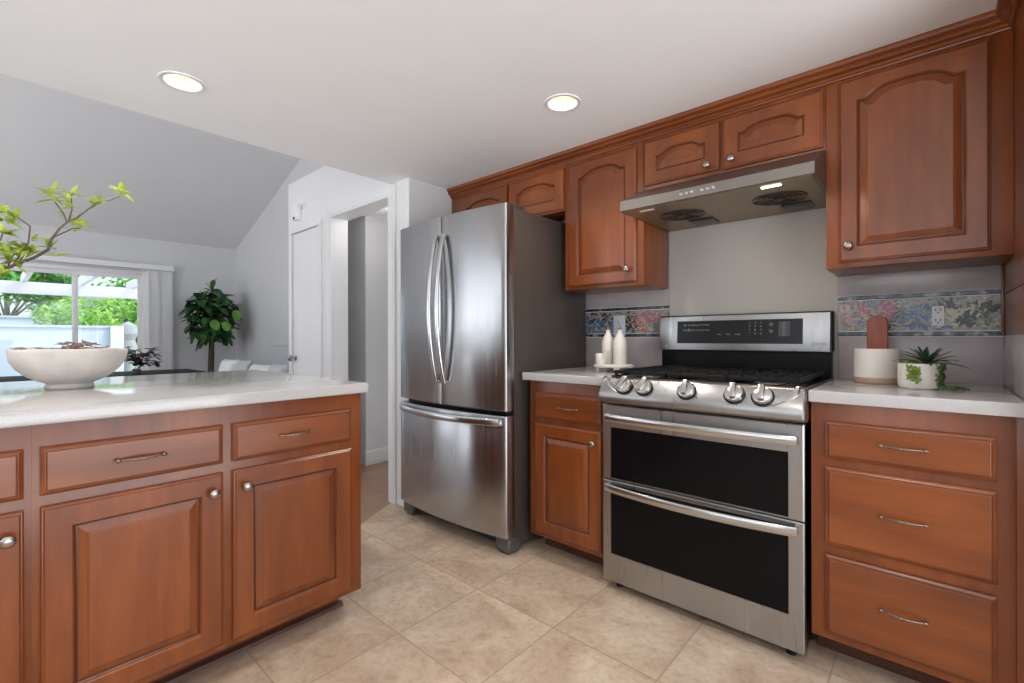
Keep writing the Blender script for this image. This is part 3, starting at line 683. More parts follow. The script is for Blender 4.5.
for dd, xh in ((dl, -.963), (dr_, -.897)):
    z0, z1 = .845, 1.648; n = 24; pts = [(xh, fy(xh)+.002, z1-.004)]
    for i in range(n+1):
        tt = i/n; pts.append((xh, fy(xh)-.014-.052*math.sin(PI*tt)**.8, z1-(z1-z0)*tt))
    pts.append((xh, fy(xh)+.002, z0+.004)); bow(dd, pts, .031, .017)
n = 28; pts = [(FX0+.035, fy(FX0+.035)+.002, .668)]
for i in range(n+1):
    tt = i/n; x = FX0+.035+(FX1-FX0-.07)*tt; pts.append((x, fy(x)-.014-.035*math.sin(PI*tt)**.7, .668))
pts.append((FX1-.035, fy(FX1-.035)+.002, .668)); bow(fz, pts, .036, .015, vertical=False)
for x in (FX0+.05, FX1-.05): m = MB(); m.box(x-.045, x+.045, -.74, -.60, 1.7425, 1.763, .006); obj('hinge_cover', m, 'fridge_side', fr)
m = MB(); m.box(FX0+.02, FX1-.02, -.70, -.62, .035, .09, .004); obj('kick_grille', m, 'black_gap', fr)
for x in (FX0+.045, FX1-.05):
    m = MB(); m.box(x-.05, x+.05, -.730, -.64, .012, .086, .024, 5); m.box(x-.03, x+.03, -.715, -.65, 0, .016, .003); obj('foot', m, 'foot_grey', fr)
text_mesh('badge', 'LG STUDIO', .011, Matrix.Translation((-.545, fy(-.545)-.0004, .742)) @ FACE_S, 'text_dark', fr)

# ------------------------------------------------------------------ gas range
rg = thing('gas_range', 'stainless slide-in gas range with double ovens and black cast iron grates', 'stove', (.378, -.35, 0))
X0, X1 = 0.0005, .7565; YR = -.66
m = MB(); m.box(X0+.004, X1-.004, -.625, -.012, .03, .90, .003); obj('body', m, 'black_enamel', rg)
def oven_door(name, z0, z1, gz0, gz1):
    m = MB(); m.mi = 0
    # steel frame ring around the glass
    def L(xa, xb, za, zb, y): return [(xa, y, za), (xb, y, za), (xb, y, zb), (xa, y, zb)]
    gx0, gx1 = .040, .711
    m.loops([L(X0, X1, z0, z1, -.628), L(X0, X1, z0, z1, YR+.004), L(X0+.004, X1-.004, z0+.004, z1-.004, YR), L(gx0, gx1, gz0, gz1, YR), L(gx0+.001, gx1-.001, gz0+.001, gz1-.001, YR+.004)], True, True)
    d = obj(name, m, 'steel', rg, angle=30)
    g = MB(); g.box(gx0+.001, gx1-.001, YR+.0015, YR+.0035, gz0+.001, gz1-.001); gg = obj('oven_window', g, 'oven_glass', d)
    return d
du = oven_door('oven_door', .4785, .800, .486, .704)
dlw = oven_door('oven_door', .0400, .4745, .160, .456)
def obow(parent, zc, depth, ax0=.030, ax1=.735):
    n = 28; pts = [(ax0, YR+.001, zc)]
    for i in range(n+1):
        tt = i/n; x = ax0+(ax1-ax0)*tt; pts.append((x, YR-.022-depth*math.sin(PI*tt)**.8, zc))
    pts.append((ax1, YR+.001, zc)); return bow(parent, pts, .031, .014, 'steel_bright', False)
obow(du, .747, .022); obow(dlw, .449, .038)
m = MB(); m.box(X0+.02, X1-.02, -.60, -.58, .006, .038); obj('kick_plate', m, 'black_gap', rg)
for x in (X0+.05, X1-.05):
    for y in (-.60, -.08): m = MB(); m.lathe([(.016, 0), (.016, .01), (.008, .012), (.008, .04)], (x, y, 0), 12); obj('foot', m, 'black_gap', rg)
# control panel
CPX0, CPX1 = .005, .764
prof = [(-.60, .916), (-.640, .922), (-.652, .9195), (-.662, .912), (-.694, .868), (-.703, .852), (-.707, .835), (-.703, .820), (-.69, .811), (-.66, .8085), (-.60, .8085)]
m = MB(); m.loops([[(CPX0+i_, y+j_, z-(j_ if z > .9 else -j_*.0)) for y, z in prof] for i_, j_ in ((0, .006), (.004, .001), (.008, 0))]+[[(CPX1-i_, y+j_, z-(j_ if z > .9 else 0)) for y, z in prof] for i_, j_ in ((.008, 0), (.004, .001), (0, .006))])
cp = obj('control_panel', m, 'steel', rg, angle=28)
# raised wings sweeping down both ends of the panel into the lower lip
def cpp(x, t_, out):     # t_ 0 at the top edge of the sloped face, 1 at its foot
    return Vector((x, -.662-.032*t_-.809*out, .912-.044*t_+.588*out))
for xa, s_ in ((CPX0, 1), (CPX1, -1)):
    m = MB(); lp = []
    for i in range(17):
        t_ = i/16; xo = .026+.004*t_+.062*max(0, t_-.35)**1.7/.48; hw = .011-.004*t_
        lp.append([cpp(xa+s_*(xo-hw), -.25+t_*1.45, -.004), cpp(xa+s_*(xo-hw*.5), -.25+t_*1.45, .006), cpp(xa+s_*(xo+hw*.6), -.25+t_*1.45, .005), cpp(xa+s_*(xo+hw), -.25+t_*1.45, -.004)])
    m.loops(lp); obj('panel_wing', m, 'steel_bright', rg, angle=60)
nv = Vector((0, -.809, .588))  # panel face normal (approx)
nv = Vector((0, -(.912-.868), (.694-.662))).normalized() * 1.0
nv = Vector((0, -.044, .032)).normalized()
KS = 1.32
rotk = nv.to_track_quat('Z', 'Y').to_matrix().to_4x4()
for i, kx in enumerate((.120, .207, .379, .549, .640)):
    y = -.684; z = .884
    T = Matrix.Translation((kx, y, z)) @ rotk @ Matrix.Scale(1.28, 4)
    m = MB(); m.mi = 1; m.lathe([(.0285, -.002), (.0285, .004), (.026, .005)], mat=T, seg=32)
    m.mi = 0; m.lathe([(.0255, .004), (.0255, .009), (.0235, .015), (.020, .017), (0, .018)], mat=T, seg=32)
    t2 = MB(); t2.box(-.0075, .0075, -.021, .024, .014, .030, .003); m.merge(t2.bm, T @ Matrix.Rotation(math.radians((-16, -14, 4, 6, 4)[i]), 4, 'Z'))
    obj('burner_knob', m, ['steel_bright', 'black_enamel'], rg, angle=35)
# cooktop
m = MB(); m.box(X0, X1, -.60, -.012, .895, .914, .003); m.box(X0-.004, X0+.006, -.64, -.05, .905, .919, .002); m.box(X1-.006, X1+.004, -.64, -.05, .905, .919, .002)
obj('cooktop', m, 'black_enamel', rg)
for bx, by, br in ((.145, -.47, .045), (.145, -.20, .035), (.378, -.335, .05), (.612, -.47, .05), (.612, -.20, .035)):
    m = MB(); m.mi = 1; m.lathe([(br*1.1, .914), (br*1.1, .918), (br*.8, .925), (br*.8, .927)], (bx, by, 0), 24)
    m.mi = 0; m.lathe([(br*.82, .927), (br*.85, .930), (br*.82, .936), (0, .938)], (bx, by, 0), 24); obj('burner', m, ['cast_iron', 'steel'], rg)
def grate(xa, xb):
    m = MB(); y0, y1 = -.598, -.10; zt = .944
    for y in (y0, y1, (y0+y1)/2): m.box(xa, xb, y-.006, y+.006, zt-.014, zt, .002, 1)
    for x in (xa+.006, xb-.006): m.box(x-.006, x+.006, y0, y1, zt-.014, zt, .002, 1)
    for yc in (-.47, -.21):
        for q in range(4):
            f_ = (q+.5)/4; x = xa+(xb-xa)*f_
            m.box(x-.004, x+.004, yc-.11, yc-.035 if q in (1, 2) else yc+.11, zt-.012, zt+.001, .002, 1)
            if q in (1, 2): m.box(x-.004, x+.004, yc+.035, yc+.11, zt-.012, zt+.001, .002, 1)
        for s in (-.045, .045): m.box(xa+.01, xb-.01, yc+s-.004, yc+s+.004, zt-.011, zt-.001, .002, 1)
    for x in (xa+.01, xb-.01):
        for y in (y0+.004, (y0+y1)/2, y1-.004): m.box(x-.006, x+.006, y-.006, y+.006, .914, zt-.01, .001, 1)
    obj('grate', m, 'cast_iron', rg)
grate(.022, .258); grate(.264, .494); grate(.500, .736)
# backguard
m = MB(); m.box(X0+.008, X1-.003, -.070, -.012, .90, 1.026, .002); m.box(X0+.004, X1+.003, -.062, -.012, 1.0265, 1.200, .004); obj('backguard_base', m, 'black_matte', rg)
tilt = .012
m = MB()
def bl(i, y): return [(X0+.001+i, y, 1.0235+i), (X1-.001-i, y, 1.0235+i), (X1-.001-i, y+tilt, 1.196-i), (X0+.001+i, y+tilt, 1.196-i)]
m.loops([bl(0, -.060), bl(0, -.086), bl(.003, -.0895), bl(.006, -.0905)]); bgd = obj('backguard', m, 'steel', rg, angle=30)
def bgy(z): return -.0905+tilt*(z-1.0235)/.1725
m = MB()
m.loops([[(x, bgy(z)-d, z) for x, z in ((.098, 1.058), (.654, 1.058), (.654, 1.170), (.098, 1.170))] for d in (-.001, .0012)])
dp = obj('display_panel', m, 'display_glass', rg)
def bgtext(s, x, z, size, mat='text_grey'):
    return text_mesh('display_marking', s, size, Matrix.Translation((x, bgy(z)-.0015, z)) @ Matrix.Rotation(math.atan2(tilt, .1725)*-1, 4, 'X') @ FACE_S, mat, dp, .0002)
for i, (a, b__) in enumerate((('Bake', 'Upper'), ('Broil', 'Keep\nWarm'), ('Roast', 'Conv.'), ('Conv.', 'Pizza'), ('Proof', 'Lower'), ('Clean', 'Probe'))):
    bgtext(a, .138+i*.022, 1.149, .0078); bgtext(b__, .138+i*.022, 1.124, .0078)
for i, a in enumerate(('Timer', 'Clock', 'Settings')): bgtext(a, .305+i*.042, 1.102, .0078)
for r_i, row in enumerate(('123', '456', '789', '*0#')):
    for c_i, ch in enumerate(row): bgtext(ch, .440+c_i*.024, 1.155-r_i*.0165, .0115)
bgtext('Light\nLock', .530, 1.146, .008); bgtext('Clear\nOff', .530, 1.115, .008)
m = MB(); m.loops([[(x, bgy(z)-d, z) for x, z in ((.560, 1.092), (.605, 1.092), (.605, 1.158), (.560, 1.158))] for d in (0, .0016)]); obj('start_key', m, 'text_dark', rg)
for r_i in range(6): bgtext('Start' if r_i % 2 else 'Cook', .582, 1.153-r_i*.011, .007)
text_mesh('range_marking', 'LG', .022, Matrix.Translation((.036, bgy(1.045)-.0005, 1.045)) @ FACE_S, 'text_grey', rg, .0003)
text_mesh('range_marking', 'STUDIO', .016, Matrix.Translation((.715, bgy(1.058)-.0005, 1.058)) @ FACE_S, 'text_dark', rg, .0003)

# ------------------------------------------------------------------ range hood
hd = thing('range_hood', 'brushed stainless under-cabinet range hood above the gas range', 'range hood', (.3955, -.26, 1.655))
HX0, HX1 = .0215, .7690; HF = -.540
prof = [(-.008, 1.799), (-.325, 1.799), (-.33, 1.798), (HF+.004, 1.702), (HF, 1.698), (HF, 1.658), (HF+.003, 1.655), (-.008, 1.655)]
m = MB(); m.loops([[(HX0, y, z) for y, z in prof], [(HX1, y, z) for y, z in prof]], True, True); 
obj('hood_body', m, 'steel_hood', hd, angle=30)
m = MB(); m.box(HX0+.012, HX1-.012, HF+.015, -.03, 1.6535, 1.656); obj('hood_underside', m, 'hood_under', hd)
for fx, fy_ in ((.215, -.31), (.61, -.30)):
    m = MB()
    for r in (.096, .078, .060, .042, .026): 
        m.lathe([(r-.0018, 1.650), (r-.0018, 1.654), (r+.0018, 1.654), (r+.0018, 1.650), (r-.0018, 1.650)], (fx, fy_, 0), 36, cap=False)
    for a in range(6):
        c_, s_ = math.cos(a*PI/3), math.sin(a*PI/3); m.tube([(fx+.015*c_, fy_+.015*s_, 1.651), (fx+.098*c_, fy_+.098*s_, 1.651)], .0022, 6)
    m.lathe([(.018, 1.645), (.02, 1.648), (.02, 1.654), (0, 1.654)], (fx, fy_, 0), 24)
    obj('fan_grille', m, 'fan_black', hd)
    m = MB(); m.box(fx-.02, fx+.09, -.185, -.075, 1.648, 1.654, .001); obj('grease_cup', m, 'black_enamel', hd)
m = MB(); m.box(.590, .656, -.500, -.483, 1.6505, 1.6545, .0015); obj('hood_light', m, 'hood_lamp', hd)
m = MB(); m.box(.095, .161, -.500, -.483, 1.6505, 1.6545, .0015); obj('hood_light', m, 'ceramic_white', hd)
for x in (.300, .322, .344, .385, .407, .429): m = MB(); m.lathe([(.0075, 0), (.0075, .002), (.006, .003), (0, .003)], (x, HF, 1.679), 16, 'Y'); obj('hood_button', m, 'steel_bright', hd)
ld = bpy.data.lights.new('hood_lamp', 'AREA'); ld.shape = 'RECTANGLE'; ld.size = .09; ld.size_y = .03; ld.energy = .7; ld.color = (1, .8, .58)
lo = bpy.data.objects.new('hood_lamp', ld); C.objects.link(lo); lo.parent = hd; lo.location = (.623-.3955, -.488+.26, -.007)

# ------------------------------------------------------------------ outlets
t = thing('wall_outlet', 'white duplex outlet set into the painted border at the right of the range', 'outlet', (1.089, -.0115, 1.168))
m = MB(); m.box(1.0715, 1.1065, -.0165, -.0115, 1.131, 1.207, .0015); obj('faceplate', m, 'white_plastic', t)
for z in (1.149, 1.188):
    m = MB(); m.box(1.0805, 1.0835, -.0172, -.016, z-.001, z+.009); m.box(1.0945, 1.0975, -.0172, -.016, z-.001, z+.009); m.lathe([(.003, 0), (.003, .0008), (0, .0008)], (1.089, -.0165, z-.007), 12, 'Y')
    obj('socket_slot', m, 'black_gap', t)
t = thing('light_switch', 'pale blue-white switch plate in the border behind the white bottles', 'light switch', (-.272, -.0115, 1.16))
m = MB(); m.box(-.310, -.235, -.0165, -.0115, 1.098, 1.216, .002); obj('faceplate', m, 'plate_pale', t)
m = MB(); m.box(-.289, -.256, -.0195, -.0165, 1.124, 1.190, .0012); obj('rocker', m, 'plate_pale', t)

# ------------------------------------------------------------------ counter objects
def crock():
    cx, cy = .913, -.185
    t = thing('utensil_crock', 'round white crock with a tan clay base band beside the range', 'crock', (cx, cy, .914))
    m = MB(); m.lathe([(.070, .022), (.0705, .024), (.0705, .126), (.069, .130), (.066, .130), (.064, .126), (.064, .03), (0, .028)], (cx, cy, .914), 48); obj('body', m, 'ceramic_white', t, angle=50)
    m = MB(); m.lathe([(0, 0), (.066, 0), (.0695, .003), (.0700, .0225), (0, .0225)], (cx, cy, .914), 48); obj('base_band', m, 'clay_band', t)
crock()
def board():
    cx, cy = .917, -.192; w_ = .032; pts = []
    z0, z1 = .946, 1.170
    pts = [(-w_, z0), (w_, z0), (w_, z1-.03)]
    for i in range(1, 12):
        a = PI*i/12; pts.append((w_*math.cos(a), z1-.03+.03*math.sin(a)))
    pts.append((-w_, z1-.03))
    m = MB(); 
    def L(ins, y): return [(cx+a*(1-ins/w_), y+(z-z0)*.12*0, z-ins*.5) for a, z in pts]
    m.loops([L(.003, cy-.008), L(0, cy-.005), L(0, cy+.005), L(.003, cy+.008)])
    tag(obj('cutting_board', m, 'wood_board', loc=(cx, cy, z0)), 'small reddish wooden board with a rounded top standing in the white crock', 'board')
board()
def leaf_blade(m, p, d, L, W, droop=.3, seg=5, fold=.25, tip=False):
    p = Vector(p); d = Vector(d).normalized(); side = d.cross(Vector((0, 0, 1)))
    if side.length < .05: side = Vector((1, 0, 0))
    side.normalize(); rows = []
    for i in range(seg+1):
        t_ = i/seg; c = p+d*L*t_+Vector((0, 0, -droop*L*t_*t_)); w_ = W*(math.sin(PI*min(1, (t_**.72)*.97+.03))**1.1 if tip else math.sin(PI*(t_*.86+.07))**.75)*.5
        rows.append((c-side*w_+Vector((0, 0, fold*w_)), c, c+side*w_+Vector((0, 0, fold*w_))))
    vs = [[m.bm.verts.new(q) for q in r] for r in rows]
    for a, b in zip(vs, vs[1:]):
        for k in (0, 1): f_ = m.bm.faces.new((a[k], a[k+1], b[k+1], b[k])); f_.material_index = m.mi
def planter():
    cx, cy = 1.037, -.345; rd = random.Random(4)
    t = thing('succulent_planter', 'short white ribbed pot of mixed succulents trailing onto the counter', 'planter', (cx, cy, .914))
    m = MB(); seg = 72; lp = []
    for r, h in ((.046, 0), (.051, .003), (.0545, .008), (.0555, .02), (.0555, .082), (.054, .085), (.050, .085), (.049, .078), (.0, .072)):
        lp.append([((r+(.0008*math.cos(i*2*PI/seg*18) if .01 < h < .075 and r > .05 else 0))*math.cos(2*PI*i/seg)+cx, (r+(.0008*math.cos(i*2*PI/seg*18) if .01 < h < .075 and r > .05 else 0))*math.sin(2*PI*i/seg)+cy, .914+h) for i in range(seg)])
    m.loops(lp); obj('pot', m, 'ceramic_white', t, angle=50)
    m = MB(); m.lathe([(.049, .914+.070), (.048, .914+.078), (0, .914+.080)], (cx, cy, 0), 24); obj('soil', m, 'soil', t)
    # spiky aloe
    m = MB(); ax, ay = cx+.022, cy+.005
    for i in range(22):
        a = i*2.4; el = .25+.9*(i/22); L = .098*(1.1-.35*i/22)
        leaf_blade(m, (ax, ay, .995), (math.cos(a)*math.cos(el), math.sin(a)*math.cos(el), math.sin(el)), L, .012, .35*(1-i/26), 6, .5)
    obj('aloe', m, 'leaf_aloe', t)
    # bright rosette on the left
    m = MB()
    for j in range(26):
        px, py = cx-.022+rd.uniform(-.024, .026), cy+rd.uniform(-.03, .02)
        for i in range(6):
            a = rd.uniform(0, 6.28); el = rd.uniform(.3, 1.3); leaf_blade(m, (px, py, .985+rd.uniform(0, .012)), (math.cos(a)*math.cos(el), math.sin(a)*math.cos(el), math.sin(el)), .014, .007, .1, 3, .4)
    obj('stonecrop', m, 'leaf_succulent', t)
    # hanging pearls
    m = MB()
    for s_ in range(6):
        a = -2.0+s_*.09; bx, by = cx+math.cos(a)*.055, cy+math.sin(a)*.055
        for k in range(12):
            z = .994-k*.0042-.002*s_; m.sphere((bx+rd.uniform(-.006, .006)+math.cos(a)*.004, by+rd.uniform(-.004, .002)+math.sin(a)*.004, z), rd.uniform(.0035, .005), 1)
    obj('pearl_strand', m, 'leaf_succulent', t)
    m = MB()
    for s_ in range(5):
        a = -.62+s_*.16; bx, by = cx+math.cos(a)*.060, cy+math.sin(a)*.060
        n = 20
        for k in range(n):
            z = max(.9195, .992-k*.0052); out = 0 if z > .9196 else (k-14)*.008
            m.sphere((bx+rd.uniform(-.006, .006)+max(out, 0)*math.cos(a)*1.4, by+rd.uniform(-.006, .006)+max(out, 0)*math.sin(a), z+rd.uniform(0, .004)), rd.uniform(.0032, .0052), 1)
    for k in range(34):
        u_ = k/33; m.sphere((cx+.055+.055*u_+rd.uniform(-.004, .004), cy-.03+.03*u_+rd.uniform(-.006, .006), .9195+rd.uniform(0, .007)), rd.uniform(.003, .005), 1)
    obj('trailing_strand', m, 'leaf_string', t)
planter()
# bottles on a riser
def riser():
    cx, cy = -.142, -.31
    t = thing('serving_riser', 'low white footed tray holding the bottles on the short countertop', 'tray', (cx, cy, .914))
    m = MB(); m.lathe([(0, .024), (.098, .024), (.101, .027), (.101, .033), (.098, .036), (0, .036)], (cx, cy, .914), 40); obj('tray_top', m, 'ceramic_matte', t, angle=50)
    for a in (-.9, 2.3, 3.7, .6):
        m = MB(); m.box(-.014, .014, -.008, .008, 0, .025, .003); m.bm.transform(Matrix.Translation((cx+.082*math.cos(a), cy+.082*math.sin(a), .914)) @ Matrix.Rotation(a+PI/2, 4, 'Z')); obj('foot', m, 'ceramic_matte', t)
riser()
def bottle(x, y, r, h, lab):
    z = .950; t = thing('oil_bottle', lab, 'bottle', (x, y, z), 'white oil bottles')
    m = MB(); m.lathe([(0, 0), (r*.94, 0), (r, .004), (r, h*.60), (r*.93, h*.70), (r*.62, h*.82), (r*.36, h*.90), (r*.30, h*.96), (r*.34, h*.985), (r*.34, h), (0, h)], (x, y, z), 32); obj('body', m, 'ceramic_white', t, angle=50)
    m = MB(); m.lathe([(.008, h), (.009, h+.012), (0, h+.012)], (x, y, z), 16); obj('cork', m, 'cork', t)
    m = MB(); m.tube([(x, y, z+h+.008), (x, y, z+h+.024), (x-.004, y-.003, z+h+.036), (x-.010, y-.006, z+h+.046)], [.0035, .003, .0026, .0022], 8); obj('spout', m, 'bronze', t, angle=60)
bottle(-.195, -.275, .032, .178, 'left white oil bottle with metal pour spout on the footed tray')
bottle(-.118, -.290, .034, .178, 'right white oil bottle with metal pour spout on the footed tray')
t = thing('mortar', 'small white mortar in front of the left bottle on the footed tray', 'mortar', (-.188, -.352, .950))
m = MB(); m.lathe([(0, 0), (.026, 0), (.029, .003), (.031, .054), (.029, .056), (.025, .052), (.022, .012), (0, .008)], (-.188, -.352, .950), 28); obj('bowl', m, 'ceramic_white', t, angle=50)
m = MB(); m.tube([(-.180, -.356, .966), (-.165, -.366, .992), (-.148, -.376, 1.016), (-.140, -.381, 1.028)], [.011, .010, .0125, .009], 14)
tag(obj('pestle', m, 'ceramic_white', loc=(-.18, -.356, .966)), 'white pestle leaning out of the small mortar', 'pestle')

# bowl on the island
def bowl():
    cx, cy = -1.224, -2.248
    t = thing('decorative_bowl', 'large rustic white footed bowl on the island countertop', 'bowl', (cx, cy, .914))
    prof = [(0, 0), (.062, 0), (.066, .004), (.064, .012), (.060, .017), (.075, .024), (.108, .042), (.136, .070), (.152, .100), (.158, .128), (.1585, .138), (.155, .1405), (.151, .137), (.146, .110), (.128, .072), (.09, .042), (0, .030)]
    m = MB(); seg = 64; lp = []
    for r, h in prof:
        row = []
        for i in range(seg):
            a = 2*PI*i/seg; d_ = noise.noise(Vector((math.cos(a)*2.2, math.sin(a)*2.2, h*26)))*.0045*min(1, r/.08); hz = noise.noise(Vector((math.cos(a)*1.5, math.sin(a)*1.5, 7)))*.004 if h > .12 else 0
            row.append(((max(r, 1e-5)+d_)*math.cos(a)+cx, (max(r, 1e-5)+d_)*math.sin(a)+cy, .914+h+hz))
        lp.append(row)
    m.loops(lp); obj('body', m, 'ceramic_rustic', t, angle=60)
    rd = random.Random(9); m = MB()
    for i in range(170):
        a = rd.uniform(0, 6.28); r = .115*rd.random()**.5; a2 = rd.uniform(0, 6.28); L = rd.uniform(.02, .05); x, y = cx+r*math.cos(a), cy+r*math.sin(a)
        z = .914+.112+rd.uniform(0, .03)-r*.04
        if i % 4 == 0: x, y = cx+.01+rd.uniform(-.04, .05), cy+.02+rd.uniform(-.03, .04); z += .022
        m.tube([(x, y, z), (x+L*.5*math.cos(a2), y+L*.5*math.sin(a2), z+rd.uniform(-.004, .012)), (x+L*math.cos(a2+.4), y+L*math.sin(a2+.4), z+rd.uniform(-.008, .010))], [.0022, .002, .0012], 5)
    m.lathe([(0, .074), (.116, .076), (.128, .100), (.07, .112), (0, .114)], (cx, cy, .914), 24)
    tag(obj('dried_twigs', m, 'dried_moss', loc=(cx, cy, 1.0)), 'tangle of brown dried twigs and moss filling the large white bowl', 'dried plants', kind='stuff')
bowl()

# branch in a vase at the left edge
def branch_vase():
    VX, VY = -1.30, -2.515
    t = thing('glass_vase', 'pale vase at the very left picture edge holding a leafy branch', 'vase', (VX, VY, .914))
    m = MB(); m.lathe([(0, 0), (.045, 0), (.075, .02), (.090, .07), (.086, .12), (.06, .165), (.038, .19), (.036, .215), (.044, .235), (.040, .235), (.032, .215), (.034, .19), (.055, .16), (.08, .12), (.084, .07), (.07, .025), (0, .012)], (VX, VY, .914), 40)
    obj('body', m, 'ceramic_rustic', t, angle=60)
    rd = random.Random(12)
    BX = -1.30
    t = thing('leafy_branch', 'lime green leafy branch arching out from the left picture edge over the bowl', 'branch', (VX, VY, .93))
    m = MB()
    def P(y, z, dx=0): return (BX+dx, y, z)
    main = [P(-2.515, .945), P(-2.51, 1.10), P(-2.475, 1.22), P(-2.418, 1.318), P(-2.375, 1.350, .01), P(-2.335, 1.375, .01), P(-2.30, 1.408, .015), P(-2.292, 1.445, .02), P(-2.272, 1.485, .03), P(-2.252, 1.512, .03), P(-2.225, 1.535, .02), P(-2.195, 1.572, .01), P(-2.165, 1.606, 0), P(-2.13, 1.625, -.01), P(-2.096, 1.650, -.02)]
    m.tube(main, [.007, .0065, .006, .0052, .005, .005, .0052, .0042, .0036, .0033, .003, .0026, .0023, .0019, .0014], 7)
    subs = [[P(-2.375, 1.35, .01), P(-2.362, 1.375, .01), P(-2.350, 1.40, .02)], [P(-2.43, 1.29), P(-2.42, 1.40, 0), P(-2.41, 1.45, 0)], [P(-2.252, 1.512, .03), P(-2.262, 1.54, .04), P(-2.285, 1.575, .05)], [P(-2.248, 1.52, .03), P(-2.238, 1.56, .02), P(-2.24, 1.615, .02)], [P(-2.285, 1.455, .02), P(-2.262, 1.475, 0), P(-2.235, 1.497, -.01), P(-2.212, 1.504, -.01)],
            [P(-2.385, 1.345, .01), P(-2.350, 1.42, .03), P(-2.345, 1.48, .03), P(-2.375, 1.505, .04), P(-2.40, 1.515, .05)], [P(-2.40, 1.33, .0), P(-2.385, 1.38, -.02), P(-2.37, 1.41, -.03)], [P(-2.44, 1.27), P(-2.43, 1.36, -.02), P(-2.41, 1.41, -.02)]]
    for s_ in subs: m.tube(s_, [.0026-.0012*i/len(s_) for i in range(len(s_))], 6)
    obj('stem', m, 'branch_bark', t, angle=60)
    m = MB()
    clusters = [((-2.09, 1.668, -.02), 4, .040), ((-2.10, 1.655, -.02), 2, .034), ((-2.165, 1.61, 0), 4, .036), ((-2.175, 1.595, 0), 2, .03), ((-2.285, 1.58, .05), 5, .042), ((-2.290, 1.62, .05), 3, .036), ((-2.24, 1.62, .02), 3, .034), ((-2.24, 1.57, .02), 3, .03), ((-2.212, 1.506, -.01), 4, .038), ((-2.23, 1.51, -.01), 2, .04),
                ((-2.295, 1.415, .02), 4, .042), ((-2.28, 1.385, .02), 2, .04), ((-2.405, 1.515, .05), 6, .04), ((-2.38, 1.50, .05), 3, .035), ((-2.365, 1.405, -.03), 5, .04), ((-2.335, 1.39, .0), 4, .035), ((-2.40, 1.40, 0), 6, .045), ((-2.385, 1.36, 0), 5, .04), ((-2.42, 1.34, 0), 4, .045), ((-2.41, 1.41, -.02), 5, .04), ((-2.41, 1.45, .0), 6, .042), ((-2.395, 1.375, .02), 6, .042), ((-2.415, 1.30, .02), 5, .04), ((-2.35, 1.40, .02), 5, .036), ((-2.405, 1.49, .03), 6, .04), ((-2.25, 1.595, .03), 4, .032), ((-2.30, 1.60, .05), 4, .036), ((-2.225, 1.525, 0), 3, .032), ((-2.34, 1.43, .03), 3, .03), ((-2.37, 1.335, 0), 3, .032), ((-2.255, 1.54, .03), 3, .028)]
    for (y, z, dx), n_, L in clusters:
        for i in range(int(n_*1.5)):
            a = rd.uniform(0, 6.28); el = rd.uniform(-.5, 1.1)
            leaf_blade(m, (BX+dx, y, z), (math.sin(a)*.6*math.cos(el), math.cos(a)*math.cos(el), math.sin(el)), L*rd.uniform(.95, 1.45), L*.52, .15, 6, .25, True)
    obj('leaves', m, 'leaf_lime', t)
branch_vase()

# ------------------------------------------------------------------ living room
def table():
    t = thing('dining_table', 'long black table behind the island countertop', 'table', (-4.75, -2.2, 0))
    m = MB(); m.box(-5.15, -4.35, -3.6, -.96, .715, .75, .004); obj('tabletop', m, 'table_black', t)
    for x in (-5.08, -4.42):
        for y in (-3.5, -1.06): m = MB(); m.box(x-.03, x+.03, y-.03, y+.03, 0, .715, .004); obj('leg', m, 'table_black', t)
table()
def purple():
    t = thing('dark_foliage_plant', 'dark purple leafy sprigs standing on the black table beside the bowl', 'plant', (-4.6, -1.50, .75)); rd = random.Random(3)
    c = Vector((-4.6, -1.50, .75))
    m = MB(); m.lathe([(0, 0), (.03, 0), (.035, .01), (.035, .04), (.025, .05), (0, .05)], c, 24); obj('pot', m, 'pot_dark', t)
    m = MB(); s_ = MB()
    for k in range(14):
        a = rd.uniform(0, 6.28); tip = c+Vector((math.cos(a)*.09, math.sin(a)*.12+.05, rd.uniform(.08, .27))); s_.tube([c+Vector((0, 0, .08)), c.lerp(tip, .6)+Vector((0, 0, .05)), tip], .003, 5)
        for i in range(10):
            u_ = rd.uniform(.35, 1.05); p = (c+Vector((0, 0, .08))).lerp(tip, u_); a2 = rd.uniform(0, 6.28); leaf_blade(m, p, (math.cos(a2), math.sin(a2), rd.uniform(-.3, .6)), .065, .042, .3, 4)
    obj('stems', s_, 'branch_bark', t); obj('leaves', m, 'leaf_purple', t)
purple()
